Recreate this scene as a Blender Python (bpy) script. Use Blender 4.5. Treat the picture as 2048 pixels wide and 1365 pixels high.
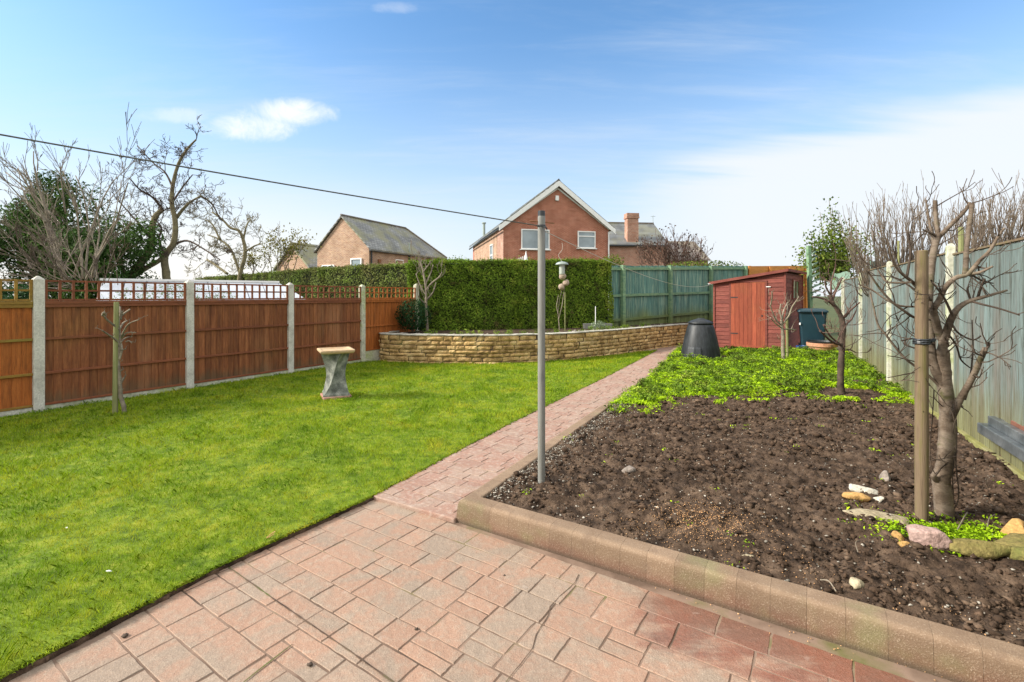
import bpy, math, random
import numpy as np
from mathutils import Vector, Matrix

S = bpy.context.scene
for o in list(bpy.data.objects): bpy.data.objects.remove(o)
COL = S.collection
R = math.radians
rng = np.random.default_rng(11)
random.seed(5)

# ------------------------------------------------------------------ camera, sky, sun, exposure
F, HX, HY, CZ = 960.0, 1024.0, 592.0, 1.58
cam_d = bpy.data.cameras.new('camera'); cam = bpy.data.objects.new('camera', cam_d); COL.objects.link(cam)
cam.location = (0, 0, CZ); cam.rotation_euler = (R(90), 0, 0)
cam_d.sensor_width = 36; cam_d.lens = F / 2048 * 36; cam_d.shift_y = -90.5 / 2048
cam_d.clip_start = .05; cam_d.clip_end = 3000
S.camera = cam
S.view_settings.view_transform = 'Standard'; S.view_settings.look = 'None'
S.view_settings.exposure = 1.85; S.view_settings.gamma = 1.0
SUN_AZ, SUN_EL = -97.0, 32.0          # degrees clockwise from +Y, above the horizon
sd = bpy.data.lights.new('sun', 'SUN'); sun = bpy.data.objects.new('sun', sd); COL.objects.link(sun)
sd.energy = 2.1; sd.angle = R(13); sd.color = (1, .93, .82)
sv = Vector((math.sin(R(SUN_AZ)) * math.cos(R(SUN_EL)), math.cos(R(SUN_AZ)) * math.cos(R(SUN_EL)), math.sin(R(SUN_EL))))
sun.rotation_euler = sv.to_track_quat('Z', 'Y').to_euler()
sun.location = sv * 50

# ------------------------------------------------------------------ node helpers
class NT:
    def __init__(s, nt): s.nt = nt
    def n(s, t, ins=None, **at):
        x = s.nt.nodes.new(t)
        for k, v in at.items(): setattr(x, k, v)
        for k, v in (ins or {}).items():
            if isinstance(v, bpy.types.NodeSocket): s.nt.links.new(v, x.inputs[k])
            else: x.inputs[k].default_value = v
        return x
    def math(s, op, a, b=0.0, c=None, clamp=False):
        i = {0: a, 1: b}
        if c is not None: i[2] = c
        return s.n('ShaderNodeMath', i, operation=op, use_clamp=clamp).outputs[0]
    def mix(s, f, a, b, blend='MIX'):
        c = lambda v: v if isinstance(v, bpy.types.NodeSocket) else (tuple(v) + (1,) if len(v) == 3 else v)
        return s.n('ShaderNodeMix', {0: f, 6: c(a), 7: c(b)}, data_type='RGBA', blend_type=blend).outputs[2]
    def ss(s, x, a, b, c=0.0, d=1.0):
        return s.n('ShaderNodeMapRange', {0: x, 1: a, 2: b, 3: c, 4: d}, interpolation_type='SMOOTHSTEP').outputs[0]
    def noise(s, vec, scale, detail=4, rough=.55, dist=0.0):
        return s.n('ShaderNodeTexNoise', {'Vector': vec, 'Scale': scale, 'Detail': detail, 'Roughness': rough, 'Distortion': dist}).outputs[0]
    def mapv(s, vec, sc=(1, 1, 1), rz=0.0, loc=(0, 0, 0)):
        return s.n('ShaderNodeMapping', {0: vec, 1: loc, 2: (0, 0, rz), 3: sc}).outputs[0]
    def ramp(s, f, stops):
        r = s.n('ShaderNodeValToRGB', {0: f}); e = r.color_ramp.elements
        while len(e) < len(stops): e.new(.5)
        for q, (p, c) in zip(e, stops): q.position = p; q.color = tuple(c) + (1,)
        return r.outputs[0]

# world: Nishita sky with thin high cloud
W = bpy.data.worlds.new('World'); S.world = W; W.use_nodes = True
W.node_tree.nodes.clear(); w = NT(W.node_tree)
sky = w.n('ShaderNodeTexSky', sky_type='NISHITA', sun_disc=False, sun_elevation=R(SUN_EL), sun_rotation=R(SUN_AZ), altitude=0, air_density=1.0, dust_density=.9, ozone_density=2.5)
tc = w.n('ShaderNodeTexCoord').outputs['Generated']
sp = w.n('ShaderNodeSeparateXYZ', {0: tc}); dx, dy, dz = sp.outputs
zc = w.math('MAXIMUM', dz, 0.0)
zz = w.math('ADD', zc, .12)
flat = w.n('ShaderNodeCombineXYZ', {0: w.math('DIVIDE', dx, zz), 1: w.math('DIVIDE', dy, zz), 2: dz}).outputs[0]
streak = w.noise(w.mapv(flat, (.34, 1.5, .5), R(-17)), 1.0, 5, .55, .25)
fluff = w.noise(tc, 14, 8, .68, .5)
low = w.ss(zc, .0, .52, 1, 0)                           # air whitens towards the horizon
sx_ = w.math('DIVIDE', dx, w.math('MAXIMUM', dy, .15)); sz_ = w.math('DIVIDE', dz, w.math('MAXIMUM', dy, .15))
wedge = w.math('SUBTRACT', w.math('MULTIPLY_ADD', sx_, .27, .15), sz_)
wedge = w.math('ADD', wedge, w.math('MULTIPLY_ADD', streak, .34, -.17))
wedge = w.math('MULTIPLY', w.ss(wedge, -.02, .07), w.ss(sx_, .02, .5))
thin = w.math('MULTIPLY', w.ss(w.math('MULTIPLY_ADD', w.noise(w.mapv(flat, (1.1, 5.5, .5), R(-17)), 1.4, 7, .65, .4), .45, w.math('MULTIPLY', streak, .62)), .46, .80), .42)
def puff(cx, cz, rx, rz, rag):
    a = w.math('DIVIDE', w.math('SUBTRACT', sx_, cx), rx); b = w.math('DIVIDE', w.math('SUBTRACT', sz_, cz), rz)
    r2 = w.math('ADD', w.math('MULTIPLY', a, a), w.math('MULTIPLY', b, b))
    return w.math('MULTIPLY', w.ss(w.math('ADD', r2, w.math('MULTIPLY_ADD', fluff, rag, -rag / 2)), -.2, 1.35, 1, 0), w.ss(dy, 0, .1))
cum = w.math('MAXIMUM', w.math('MULTIPLY', puff(-.54, .355, .11, .036, 2.8), .9), puff(-.465, .382, .095, .032, 2.4))
cum = w.math('MAXIMUM', cum, w.math('MULTIPLY', puff(-.70, .375, .10, .018, 3.2), .35))
cum = w.math('MAXIMUM', cum, w.math('MULTIPLY', puff(-.24, .60, .05, .014, 3.4), .2))
base = w.mix(w.math('MULTIPLY', low, .90), w.mix(1.0, sky.outputs[0], (.66, .88, .97, 1), 'MULTIPLY'), (2.7, 3.15, 3.6))
base = w.mix(thin, base, (2.9, 3.25, 3.65))
base = w.mix(w.math('MULTIPLY', wedge, .85), base, (3.5, 3.62, 3.75))
base = w.mix(cum, base, (4.3, 4.3, 4.3))
glow = w.math('POWER', w.math('MAXIMUM', w.n('ShaderNodeVectorMath', {0: tc, 1: (-.55, .83, .05)}, operation='DOT_PRODUCT').outputs['Value'], 0.0), 6)
base = w.mix(w.math('MULTIPLY', w.math('MULTIPLY', glow, w.ss(zc, 0, .30, 1, 0)), .7), base, (4.6, 4.2, 3.7))
fill_veil = w.math('MAXIMUM', w.ss(dz, .54, .72), w.math('MULTIPLY', w.ss(dy, .05, -.35), w.ss(dz, -.02, .05)))   # unseen bright cloud added as soft fill, overhead and behind the viewer
fill_veil = w.math('MULTIPLY', fill_veil, w.math('MULTIPLY_ADD', w.noise(flat, 1.3, 4), .6, .55, clamp=True))
base = w.mix(fill_veil, base, (6.5, 6.35, 6.0))
bg = w.n('ShaderNodeBackground', {0: base, 1: .075})
w.n('ShaderNodeOutputWorld', {0: bg.outputs[0]})

# ------------------------------------------------------------------ materials
def mat(name):
    m = bpy.data.materials.new(name); m.use_nodes = True; m.node_tree.nodes.clear()
    t = NT(m.node_tree); t.m = m
    t.pos = t.n('ShaderNodeNewGeometry').outputs['Position']
    t.v = t.n('ShaderNodeAttribute', attribute_name='v').outputs['Fac']
    return t
def fin(t, col, rough=.8, bump=None, bs=.4, bd=.01, spec=.3, metal=0.0, **kw):
    b = t.n('ShaderNodeBsdfPrincipled', {'Roughness': rough, 'Specular IOR Level': spec, 'Metallic': metal, **kw})
    if isinstance(col, bpy.types.NodeSocket): t.nt.links.new(col, b.inputs['Base Color'])
    else: b.inputs['Base Color'].default_value = tuple(col) + (1,)
    if bump is not None:
        t.nt.links.new(t.n('ShaderNodeBump', {'Height': bump, 'Strength': bs, 'Distance': bd}).outputs[0], b.inputs['Normal'])
    t.n('ShaderNodeOutputMaterial', {0: b.outputs[0]})
    return t.m
def vary(t, col, amt):
    return t.n('ShaderNodeHueSaturation', {'Value': t.math('MULTIPLY_ADD', t.v, amt, 1 - amt / 2), 'Color': col}).outputs[0]
def pm(name, cols, scale=5.0, stretch=(1, 1, 1), rough=.8, bump=.4, bscale=None, bd=.006, var=.25, spec=.3, metal=0.0, lo=.32, hi=.68, detail=5, fine=.0):
    """procedural material: colours spread over noise, per-piece value shift, bump"""
    t = mat(name)
    p = t.mapv(t.pos, stretch)
    f = t.noise(p, scale, detail)
    k = len(cols)
    c = t.ramp(f, [(lo + (hi - lo) * i / max(1, k - 1), q) for i, q in enumerate(cols)])
    if fine: c = t.mix(fine, c, t.ramp(t.noise(p, scale * 9, 3), [(.3, (.25,) * 3), (.7, (1.5,) * 3)]), 'MULTIPLY')
    c = vary(t, c, var)
    return fin(t, c, rough, t.noise(p, bscale or scale * 6, 5), bump, bd, spec, metal)

# ------------------------------------------------------------------ mesh helpers
def P(px, py, Y): return Vector(((px - HX) / F * Y, Y, CZ - (py - HY) / F * Y))
def G(px, py, z=0.0):
    Y = F * (CZ - z) / (py - HY); return Vector(((px - HX) / F * Y, Y, z))

def link(o, parent=None):
    COL.objects.link(o)
    if parent is not None: o.parent = parent
    return o
def tag(o, label=None, cat=None, group=None, kind=None):
    if label: o['label'] = label
    if cat: o['category'] = cat
    if group: o['group'] = group
    if kind: o['kind'] = kind
    return o
def thing(name, loc, label, cat, group=None, rz=0.0):
    o = bpy.data.objects.new(name, None); o.location = loc; o.rotation_euler = (0, 0, rz); o.empty_display_size = .1
    COL.objects.link(o); return tag(o, label, cat, group)
def npmesh(name, V, faces, m, parent=None, loc=(0, 0, 0), smooth=False, vals=None):
    """faces: list of (K,n) int arrays; vals: matching list of (K,) floats"""
    V = np.asarray(V, dtype=np.float32).reshape(-1, 3) - np.asarray(loc, dtype=np.float32)
    me = bpy.data.meshes.new(name)
    me.vertices.add(len(V)); me.vertices.foreach_set('co', V.ravel())
    faces = [np.asarray(f) for f in faces if len(f)]
    nl = sum(f.size for f in faces); npoly = sum(len(f) for f in faces)
    me.loops.add(nl); me.loops.foreach_set('vertex_index', np.concatenate([f.ravel() for f in faces]).astype(np.int32))
    tot = np.concatenate([np.full(len(f), f.shape[1]) for f in faces]).astype(np.int32)
    st = np.concatenate([[0], np.cumsum(tot)[:-1]]).astype(np.int32)
    me.polygons.add(npoly); me.polygons.foreach_set('loop_start', st); me.polygons.foreach_set('loop_total', tot)
    me.update(calc_edges=True)
    a = me.attributes.new('v', 'FLOAT', 'FACE')
    a.data.foreach_set('value', (np.concatenate(vals) if vals is not None else np.full(npoly, .5)).astype(np.float32))
    if smooth: me.polygons.foreach_set('use_smooth', np.ones(npoly, dtype=bool))
    me.validate(); me.materials.append(m)
    o = bpy.data.objects.new(name, me); link(o, parent)
    if parent is None: o.location = loc
    return o

class MB:
    def __init__(s, z0=0): s.V = []; s.Fc = []; s.Vl = []; s.v = .5
    def face(s, idx): s.Fc.append(tuple(idx)); s.Vl.append(s.v)
    def box(s, c, size, rz=0.0, v=None, M=None):
        if v is not None: s.v = v
        b = len(s.V); hx, hy, hz = (q / 2 for q in size)
        cs, sn = math.cos(rz), math.sin(rz)
        for x in (-hx, hx):
            for y in (-hy, hy):
                for z in (-hz, hz):
                    p = Vector((c[0] + x * cs - y * sn, c[1] + x * sn + y * cs, c[2] + z)) if M is None else M @ Vector((x, y, z))
                    s.V.append(tuple(p))
        for f in ((0, 1, 3, 2), (4, 6, 7, 5), (0, 4, 5, 1), (2, 3, 7, 6), (0, 2, 6, 4), (1, 5, 7, 3)): s.face([b + i for i in f])
    def beam(s, a, b, wd, ht, v=None, up=(0, 0, 1)):
        a, b = Vector(a), Vector(b); d = (b - a); L = d.length; d.normalize()
        y = Vector(up).cross(d); y = y.normalized() if y.length > 1e-6 else Vector((0, 1, 0)); z = d.cross(y)
        M = Matrix((d, y, z)).transposed().to_4x4(); M.translation = (a + b) / 2
        s.box(None, (L, wd, ht), v=v, M=M)
    def prism(s, poly, z0, z1, v=None):
        if v is not None: s.v = v
        b = len(s.V); n = len(poly)
        s.V += [(p[0], p[1], z0) for p in poly] + [(p[0], p[1], z1) for p in poly]
        s.face([b + n + i for i in range(n)]); s.face([b + i for i in reversed(range(n))])
        for i in range(n): j = (i + 1) % n; s.face((b + i, b + j, b + n + j, b + n + i))
    def rings(s, rs, cap0=True, cap1=True, v=None, closed=True):
        if v is not None: s.v = v
        b = len(s.V); n = len(rs[0])
        for r in rs: s.V += [tuple(p) for p in r]
        for k in range(len(rs) - 1):
            for i in range(n if closed else n - 1):
                j = (i + 1) % n; s.face((b + k * n + i, b + k * n + j, b + (k + 1) * n + j, b + (k + 1) * n + i))
        if cap0: s.face([b + i for i in reversed(range(n))])
        if cap1: s.face([b + (len(rs) - 1) * n + i for i in range(n)])
    def lathe(s, prof, c=(0, 0, 0), n=24, v=None, cap0=True, cap1=True):
        s.rings([[(c[0] + r * math.cos(2 * math.pi * i / n), c[1] + r * math.sin(2 * math.pi * i / n), c[2] + z) for i in range(n)] for r, z in prof], cap0, cap1, v)
    def tube(s, pts, rad, n=6, v=None, cap=True):
        pts = [Vector(p) for p in pts]
        if not hasattr(rad, '__len__'): rad = [rad] * len(pts)
        rs = []; ref = None
        for i, p in enumerate(pts):
            d = (pts[min(i + 1, len(pts) - 1)] - pts[max(i - 1, 0)])
            d = d.normalized() if d.length > 1e-9 else Vector((0, 0, 1))
            if ref is None: ref = d.orthogonal().normalized()
            x = (ref - d * ref.dot(d)); x = x.normalized() if x.length > 1e-6 else d.orthogonal().normalized(); ref = x
            y = d.cross(x)
            rs.append([p + (x * math.cos(2 * math.pi * k / n) + y * math.sin(2 * math.pi * k / n)) * rad[i] for k in range(n)])
        s.rings(rs, cap, cap, v)
    def build(s, name, m, parent=None, world=False, smooth=False, bevel=0.0, seg=2, loc=(0, 0, 0)):
        off = tuple(parent.location) if (world and parent is not None) else loc
        me = bpy.data.meshes.new(name)
        V = [tuple(Vector(p) - Vector(off)) for p in s.V] if any(off) else s.V
        me.from_pydata([tuple(p) for p in V], [], s.Fc); me.validate(); me.update()
        a = me.attributes.new('v', 'FLOAT', 'FACE')
        if len(me.polygons) == len(s.Vl): a.data.foreach_set('value', s.Vl)
        if smooth: me.polygons.foreach_set('use_smooth', [True] * len(me.polygons))
        me.materials.append(m)
        o = bpy.data.objects.new(name, me); link(o, parent)
        if parent is None: o.location = loc
        if bevel:
            bv = o.modifiers.new('bevel', 'BEVEL'); bv.width = bevel; bv.segments = seg; bv.limit_method = 'ANGLE'; bv.angle_limit = R(35)
        return o
def rv(): return random.random()

# value noise on the ground plane
_T = rng.random((256, 256))
def vn(x, y):
    xi = np.floor(x).astype(int); yi = np.floor(y).astype(int); fx = x - xi; fy = y - yi
    fx = fx * fx * (3 - 2 * fx); fy = fy * fy * (3 - 2 * fy); g = lambda a, b: _T[a & 255, b & 255]
    return (g(xi, yi) * (1 - fx) + g(xi + 1, yi) * fx) * (1 - fy) + (g(xi, yi + 1) * (1 - fx) + g(xi + 1, yi + 1) * fx) * fy
def fbm(x, y, o=4, g=.5):
    s = 0; a = 1; t = 0
    for k in range(o): s = s + a * vn(x * 2 ** k + 17.3 * k, y * 2 ** k + 5.1 * k); t += a; a *= g
    return s / t
def inpoly(x, y, poly):
    r = np.zeros(x.shape, bool); n = len(poly); j = n - 1
    for i in range(n):
        xi, yi = poly[i][:2]; xj, yj = poly[j][:2]
        if yi != yj: r ^= ((yi > y) != (yj > y)) & (x < (xj - xi) * (y - yi) / (yj - yi) + xi)
        j = i
    return r
def scatter(poly, dens):
    """dens(x,y)->per square metre; returns points"""
    xs = [p[0] for p in poly]; ys = [p[1] for p in poly]; x0, x1, y0, y1 = min(xs), max(xs), min(ys), max(ys)
    gx, gy = np.meshgrid(np.linspace(x0, x1, 60), np.linspace(y0, y1, 60)); dm = float(dens(gx, gy).max())
    n = int(dm * (x1 - x0) * (y1 - y0)); x = rng.uniform(x0, x1, n); y = rng.uniform(y0, y1, n)
    k = inpoly(x, y, poly) & (rng.random(n) < dens(x, y) / dm)
    return x[k], y[k]
def leafcloud(C, Nn, L, Wd, V=None, droop=0.0):
    """C centres (k,3); Nn facing normals (k,3); four-corner leaf each, bent along its length"""
    k = len(C); r = rng.normal(size=(k, 3)); t = np.cross(Nn, r); t /= np.linalg.norm(t, axis=1)[:, None] + 1e-9
    b = np.cross(Nn, t); L = np.broadcast_to(L, (k,))[:, None]; Wd = np.broadcast_to(Wd, (k,))[:, None]
    a0 = C - t * L / 2; a1 = C + b * Wd / 2 + Nn * droop * L; a2 = C + t * L / 2; a3 = C - b * Wd / 2 + Nn * droop * L
    VV = np.stack([a0, a1, a2, a3], 1).reshape(-1, 3); FF = np.arange(4 * k).reshape(k, 4)
    return VV, FF, (V if V is not None else rng.random(k))
def unit(a): return a / (np.linalg.norm(a, axis=1)[:, None] + 1e-9)
# ------------------------------------------------------------------ the materials of this place
def grass_mat(name, cols, scale=1.6, var=.5):
    t = mat(name)
    a = t.noise(t.pos, scale, 5, .6, .4); b = t.noise(t.mapv(t.pos, (1, 1, 1), .6), scale * 7, 3)
    f = t.math('MULTIPLY_ADD', b, .35, t.math('MULTIPLY', a, .65))
    c = t.ramp(f, [(.36 + .28 * i / (len(cols) - 1), q) for i, q in enumerate(cols)])
    c = vary(t, c, var)
    d = t.n('ShaderNodeBsdfPrincipled', {'Base Color': c, 'Roughness': .75, 'Specular IOR Level': .15})
    tr = t.n('ShaderNodeBsdfTranslucent', {0: c})
    ms = t.n('ShaderNodeMixShader', {0: .3, 1: d.outputs[0], 2: tr.outputs[0]})
    t.n('ShaderNodeOutputMaterial', {0: ms.outputs[0]}); return t.m
m_grass = grass_mat('grass_blades', [(.09, .18, .007), (.18, .29, .010), (.29, .37, .016), (.42, .41, .035)], 2.0, .7)
m_lawn = pm('lawn_base', [(.06, .10, .006), (.13, .19, .01), (.22, .25, .02)], 11, rough=.95, bump=.8, bscale=60, bd=.01)
m_weed = grass_mat('weed_leaves', [(.16, .30, .008), (.33, .50, .012), (.50, .66, .02)], 3, .6)
m_hedge = grass_mat('hedge_leaves', [(.11, .10, .03), (.10, .17, .016), (.16, .25, .024), (.29, .34, .05)], 1.9, 1.2)
m_hedgeb = grass_mat('hedge_brown', [(.12, .11, .035), (.13, .16, .035), (.15, .22, .035)], 1.3, .9)
m_dark = grass_mat('dark_leaves', [(.012, .035, .012), (.022, .06, .018), (.03, .085, .03)], 2, .8)
m_conif = grass_mat('conifer_leaves', [(.025, .055, .014), (.05, .10, .02), (.08, .14, .03)], 1, .8)
m_ever = grass_mat('evergreen_leaves', [(.05, .085, .015), (.10, .15, .02), (.17, .20, .03)], 1.5, .8)
m_autumn = grass_mat('autumn_leaves', [(.10, .13, .02), (.18, .17, .03), (.22, .16, .04)], 2, .8)
m_silver = grass_mat('silver_leaves', [(.18, .24, .14), (.30, .36, .24)], 5, .5)
m_brownleaf = pm('dead_leaf', [(.12, .07, .03), (.24, .15, .07)], 20, rough=.8, var=.8)
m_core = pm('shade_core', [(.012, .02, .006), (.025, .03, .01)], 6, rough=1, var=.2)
m_soil = pm('soil', [(.026, .016, .010), (.066, .042, .027), (.12, .08, .053)], 9, rough=.93, bump=.9, bscale=80, bd=.012, var=.5, spec=.2, fine=.45)
m_clod = pm('soil_clod', [(.028, .017, .010), (.068, .043, .028), (.12, .082, .055)], 7, rough=.95, bump=.8, bscale=60, bd=.008, var=.9, spec=.15, fine=.4)
m_grit = pm('grit', [(.16, .14, .11), (.34, .31, .26)], 20, rough=.9, var=1.0)
m_seed = pm('seed', [(.40, .20, .08), (.62, .38, .19)], 40, rough=.7, var=.8)
m_ground = pm('ground', [(.03, .05, .015), (.08, .09, .03)], .4, rough=1)

def stone_mat(name, a, b, c, groove=False, wet=False):
    t = mat(name)
    n1 = t.noise(t.pos, 3.2, 6, .62, .5); n2 = t.noise(t.pos, 26, 5, .6); n3 = t.noise(t.pos, 160, 3, .7)
    col = t.mix(t.ss(n1, .42, .60), a, b)
    col = t.mix(t.math('MULTIPLY', t.ss(n2, .46, .72), .7), col, c)
    col = t.mix(t.math('MULTIPLY', t.ss(n3, .52, .75), .5), col, (.50, .40, .32))
    col = t.mix(t.math('MULTIPLY', t.ss(n3, .44, .28), .5), col, (.14, .09, .07))
    rough = .78
    if wet:   # damp stain on the slabs beside the kerb, and a few dark spills
        px = t.n('ShaderNodeSeparateXYZ', {0: t.pos}).outputs
        s = t.math('MULTIPLY_ADD', px[0], .534, t.math('MULTIPLY', px[1], .845))      # along the kerb's normal
        u = t.math('SUBTRACT', t.math('MULTIPLY', px[0], .845), t.math('MULTIPLY', px[1], .534))
        nn_ = t.noise(t.mapv(t.pos, (1.4, 5, 1), R(-32)), 2.2, 5, .55)
        k = t.ss(t.math('ADD', s, t.math('MULTIPLY_ADD', nn_, .95, -.475)), 2.10, 2.42)
        k = t.math('MULTIPLY', k, t.ss(t.math('MULTIPLY_ADD', nn_, .6, u), -.62, -.22))
        st = t.math('MAXIMUM', k, t.math('MULTIPLY', t.ss(t.noise(t.pos, 4.5, 4), .68, .76), .45))
        col = t.mix(t.math('MULTIPLY', st, .70), col, (.52, .22, .17), 'MULTIPLY')
        rough = t.math('MULTIPLY_ADD', st, -.38, .78)
        pale = t.math('MULTIPLY', t.ss(t.noise(t.pos, 6, 4), .66, .78), .45)
        col = t.mix(pale, col, (.50, .44, .38))
    col = vary(t, col, .14)
    h = t.math('MULTIPLY_ADD', n2, 1.0, t.math('MULTIPLY', n3, .35))
    return fin(t, col, rough, h, .8, .008, .35)
m_slab = stone_mat('stamped_slab', (.295, .178, .122), (.245, .185, .138), (.31, .235, .175), wet=True)
m_pathst = stone_mat('stamped_path', (.27, .155, .115), (.285, .195, .15), (.38, .30, .25))
m_joint = pm('joint', [(.05, .032, .022), (.10, .065, .045), (.09, .10, .03)], 4, rough=.95, var=.3)
m_jointp = pm('patio_joint', [(.06, .04, .028), (.13, .085, .06), (.22, .15, .11), (.12, .11, .04)], 2.2, rough=.95, var=.3)
def kerb_mat():
    t = mat('kerb_concrete')
    n1 = t.noise(t.pos, 5, 5, .6); n3 = t.noise(t.pos, 150, 3, .7); z = t.n('ShaderNodeSeparateXYZ', {0: t.pos}).outputs[2]
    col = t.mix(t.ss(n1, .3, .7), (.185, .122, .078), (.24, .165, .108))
    col = t.mix(t.math('MULTIPLY', t.ss(z, .145, .12), .7), col, (.15, .098, .06))  # upright face darker than the top: its shade is put into the colour
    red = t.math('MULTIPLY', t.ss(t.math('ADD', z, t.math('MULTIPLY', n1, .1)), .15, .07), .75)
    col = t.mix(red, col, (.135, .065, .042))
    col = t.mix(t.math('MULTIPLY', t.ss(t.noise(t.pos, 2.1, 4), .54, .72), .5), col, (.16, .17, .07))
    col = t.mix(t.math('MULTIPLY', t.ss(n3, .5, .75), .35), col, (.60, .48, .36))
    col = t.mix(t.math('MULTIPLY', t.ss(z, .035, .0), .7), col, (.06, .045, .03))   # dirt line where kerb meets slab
    col = t.mix(t.math('MULTIPLY', t.ss(t.noise(t.pos, 11, 6, .7), .52, .7), .45), col, (.13, .085, .06))
    return fin(t, vary(t, col, .20), .85, n3, .6, .006)
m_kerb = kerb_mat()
m_mossboard = pm('mossy_board', [(.14, .14, .04), (.22, .21, .07), (.25, .23, .12)], 4, rough=.95)
m_wallst = pm('garden_wall_stone', [(.22, .135, .05), (.46, .30, .125), (.60, .44, .22)], 5, rough=.9, bump=.9, bscale=22, bd=.03, var=.55, fine=.4)
m_coping = pm('coping', [(.22, .205, .16), (.44, .42, .37), (.16, .15, .10)], 5, rough=.85, bump=.5, bscale=40)
m_conc = pm('concrete', [(.40, .38, .33), (.52, .50, .44), (.58, .56, .50)], 6, rough=.9, bump=.4, bscale=150, bd=.003, fine=.3, var=.1)
m_concg = pm('mossy_concrete', [(.33, .33, .23), (.50, .49, .40), (.36, .40, .20)], 3, rough=.9, bump=.4, bscale=120, bd=.004, fine=.35)

def wood(name, cols, green=0.0, stretch=(14, 14, 1.2), var=.35, rough=.75, gcol=(.14, .16, .03), glo=.45, ghi=.9, scale=2.2, splash=0.0):
    t = mat(name); p = t.mapv(t.pos, stretch)
    f = t.noise(p, scale, 6, .6, .3); g = t.noise(p, scale * 5, 4)
    k = len(cols); c = t.ramp(f, [(.3 + .4 * i / (k - 1), q) for i, q in enumerate(cols)])
    c = t.mix(t.math('MULTIPLY', t.ss(g, .5, .3), .45), c, tuple(q * .45 for q in cols[0]))
    c = t.mix(t.math('MULTIPLY', t.ss(t.noise(t.pos, 2.0, 4), glo, ghi), green), c, gcol)
    if splash:      # soil splash and algae low down on the boards, faded bleached patches higher up
        z = t.n('ShaderNodeSeparateXYZ', {0: t.pos}).outputs[2]; nz = t.noise(t.mapv(t.pos, (4, 4, 1)), 2.2, 5)
        c = t.mix(t.math('MULTIPLY', t.ss(t.math('ADD', z, t.math('MULTIPLY_ADD', nz, .5, -.25)), .34, .08), splash), c, (.10, .075, .04))
        c = t.mix(t.math('MULTIPLY', t.ss(t.noise(t.mapv(t.pos, (2, 2, .5)), 1.1, 5), .52, .75), .45), c, (.30, .15, .075))
    return fin(t, vary(t, c, var), rough, g, .35, .004, .3)
m_fence = wood('red_brown_fence', [(.13, .042, .018), (.20, .068, .025), (.29, .11, .042)], .12, var=.38, splash=.7)
m_fenceo = wood('orange_fence', [(.20, .060, .014), (.34, .10, .020), (.44, .14, .03)], .25, var=.35, gcol=(.12, .07, .01))
m_rail = wood('fence_rail', [(.15, .048, .022), (.23, .075, .032)], .10, (2, 2, 8), var=.3)
m_railg = wood('fence_rail_green', [(.18, .10, .02), (.28, .16, .03)], .6, (2, 2, 8), var=.3, gcol=(.20, .20, .04))
def teal_mat():
    t = mat('weathered_teal'); p = t.mapv(t.pos, (22, 22, .6)); z = t.n('ShaderNodeSeparateXYZ', {0: t.pos}).outputs[2]
    f = t.noise(p, 2.4, 6, .65, .4); g = t.noise(t.mapv(t.pos, (30, 30, 1.6)), 3, 5); b = t.noise(t.pos, .9, 3)
    wd = t.mix(t.ss(f, .3, .7), (.15, .135, .115), (.27, .245, .205))
    tl = t.mix(t.ss(g, .35, .65), (.06, .115, .12), (.12, .19, .19))
    k = t.ss(t.math('ADD', t.math('MULTIPLY_ADD', b, .5, t.math('MULTIPLY', f, .55)), t.math('MULTIPLY_ADD', t.v, .20, -.10)), .36, .58)
    c = t.mix(t.math('MULTIPLY', k, .68), wd, tl)
    gr = t.ss(t.math('ADD', z, t.math('MULTIPLY_ADD', g, .9, -.45)), .95, .25)
    c = t.mix(t.math('MULTIPLY', gr, .75), c, (.17, .155, .05))
    c = t.mix(t.math('MULTIPLY', t.ss(g, .52, .36), .55), c, (.07, .07, .05))
    return fin(t, vary(t, c, .45), .85, g, .5, .004, .25)
m_teal = teal_mat()
def green_fence_mat(name, boards=True):
    t = mat(name); st = (12, 12, .8) if boards else (3, 3, 6)
    f = t.noise(t.mapv(t.pos, st), 2.2, 6, .6, .3); z = t.n('ShaderNodeSeparateXYZ', {0: t.pos}).outputs[2]
    c = t.ramp(f, [(.32, (.055, .13, .115)), (.5, (.105, .21, .18)), (.66, (.25, .34, .25))] if boards else [(.3, (.085, .18, .12)), (.7, (.22, .32, .18))])
    b = t.noise(t.pos, 1.3, 4)
    gr = t.ss(t.math('ADD', z, t.math('MULTIPLY_ADD', b, .9, -.45)), 1.35, .65)
    c = t.mix(t.math('MULTIPLY', gr, .75), c, (.17, .19, .04))
    return fin(t, vary(t, c, .4), .85, f, .4, .005, .25)
m_gfen = green_fence_mat('green_fence_boards'); m_gpost = green_fence_mat('green_fence_frame', False)
m_shed = wood('shed_cladding', [(.105, .027, .021), (.16, .041, .030), (.21, .065, .045)], .12, (2, 2, 14), var=.45, gcol=(.10, .09, .04))
m_sheddoor = wood('shed_door', [(.17, .036, .018), (.23, .052, .025), (.29, .074, .034)], .1, var=.35)
m_shedroof = wood('shed_roof', [(.17, .06, .035), (.26, .10, .06)], .1, (2, 2, 2))
m_mossglass = pm('mossy_shed_pane', [(.045, .07, .015), (.10, .12, .03), (.05, .10, .05)], 5, (8, 8, 1), rough=.35, bump=.1, spec=.5)
m_stake = pm('stake_wood', [(.10, .068, .04), (.155, .11, .068), (.13, .11, .04)], 3, (10, 10, 1), rough=.85, bscale=15)
m_stakeg = pm('green_stake', [(.15, .16, .06), (.25, .25, .115)], 3, (10, 10, 1), rough=.85)
m_pole = pm('grey_pole', [(.13, .13, .12), (.19, .19, .175), (.16, .155, .135)], 4, (6, 6, 1), rough=.5, bump=.15, spec=.4, var=0)
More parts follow.
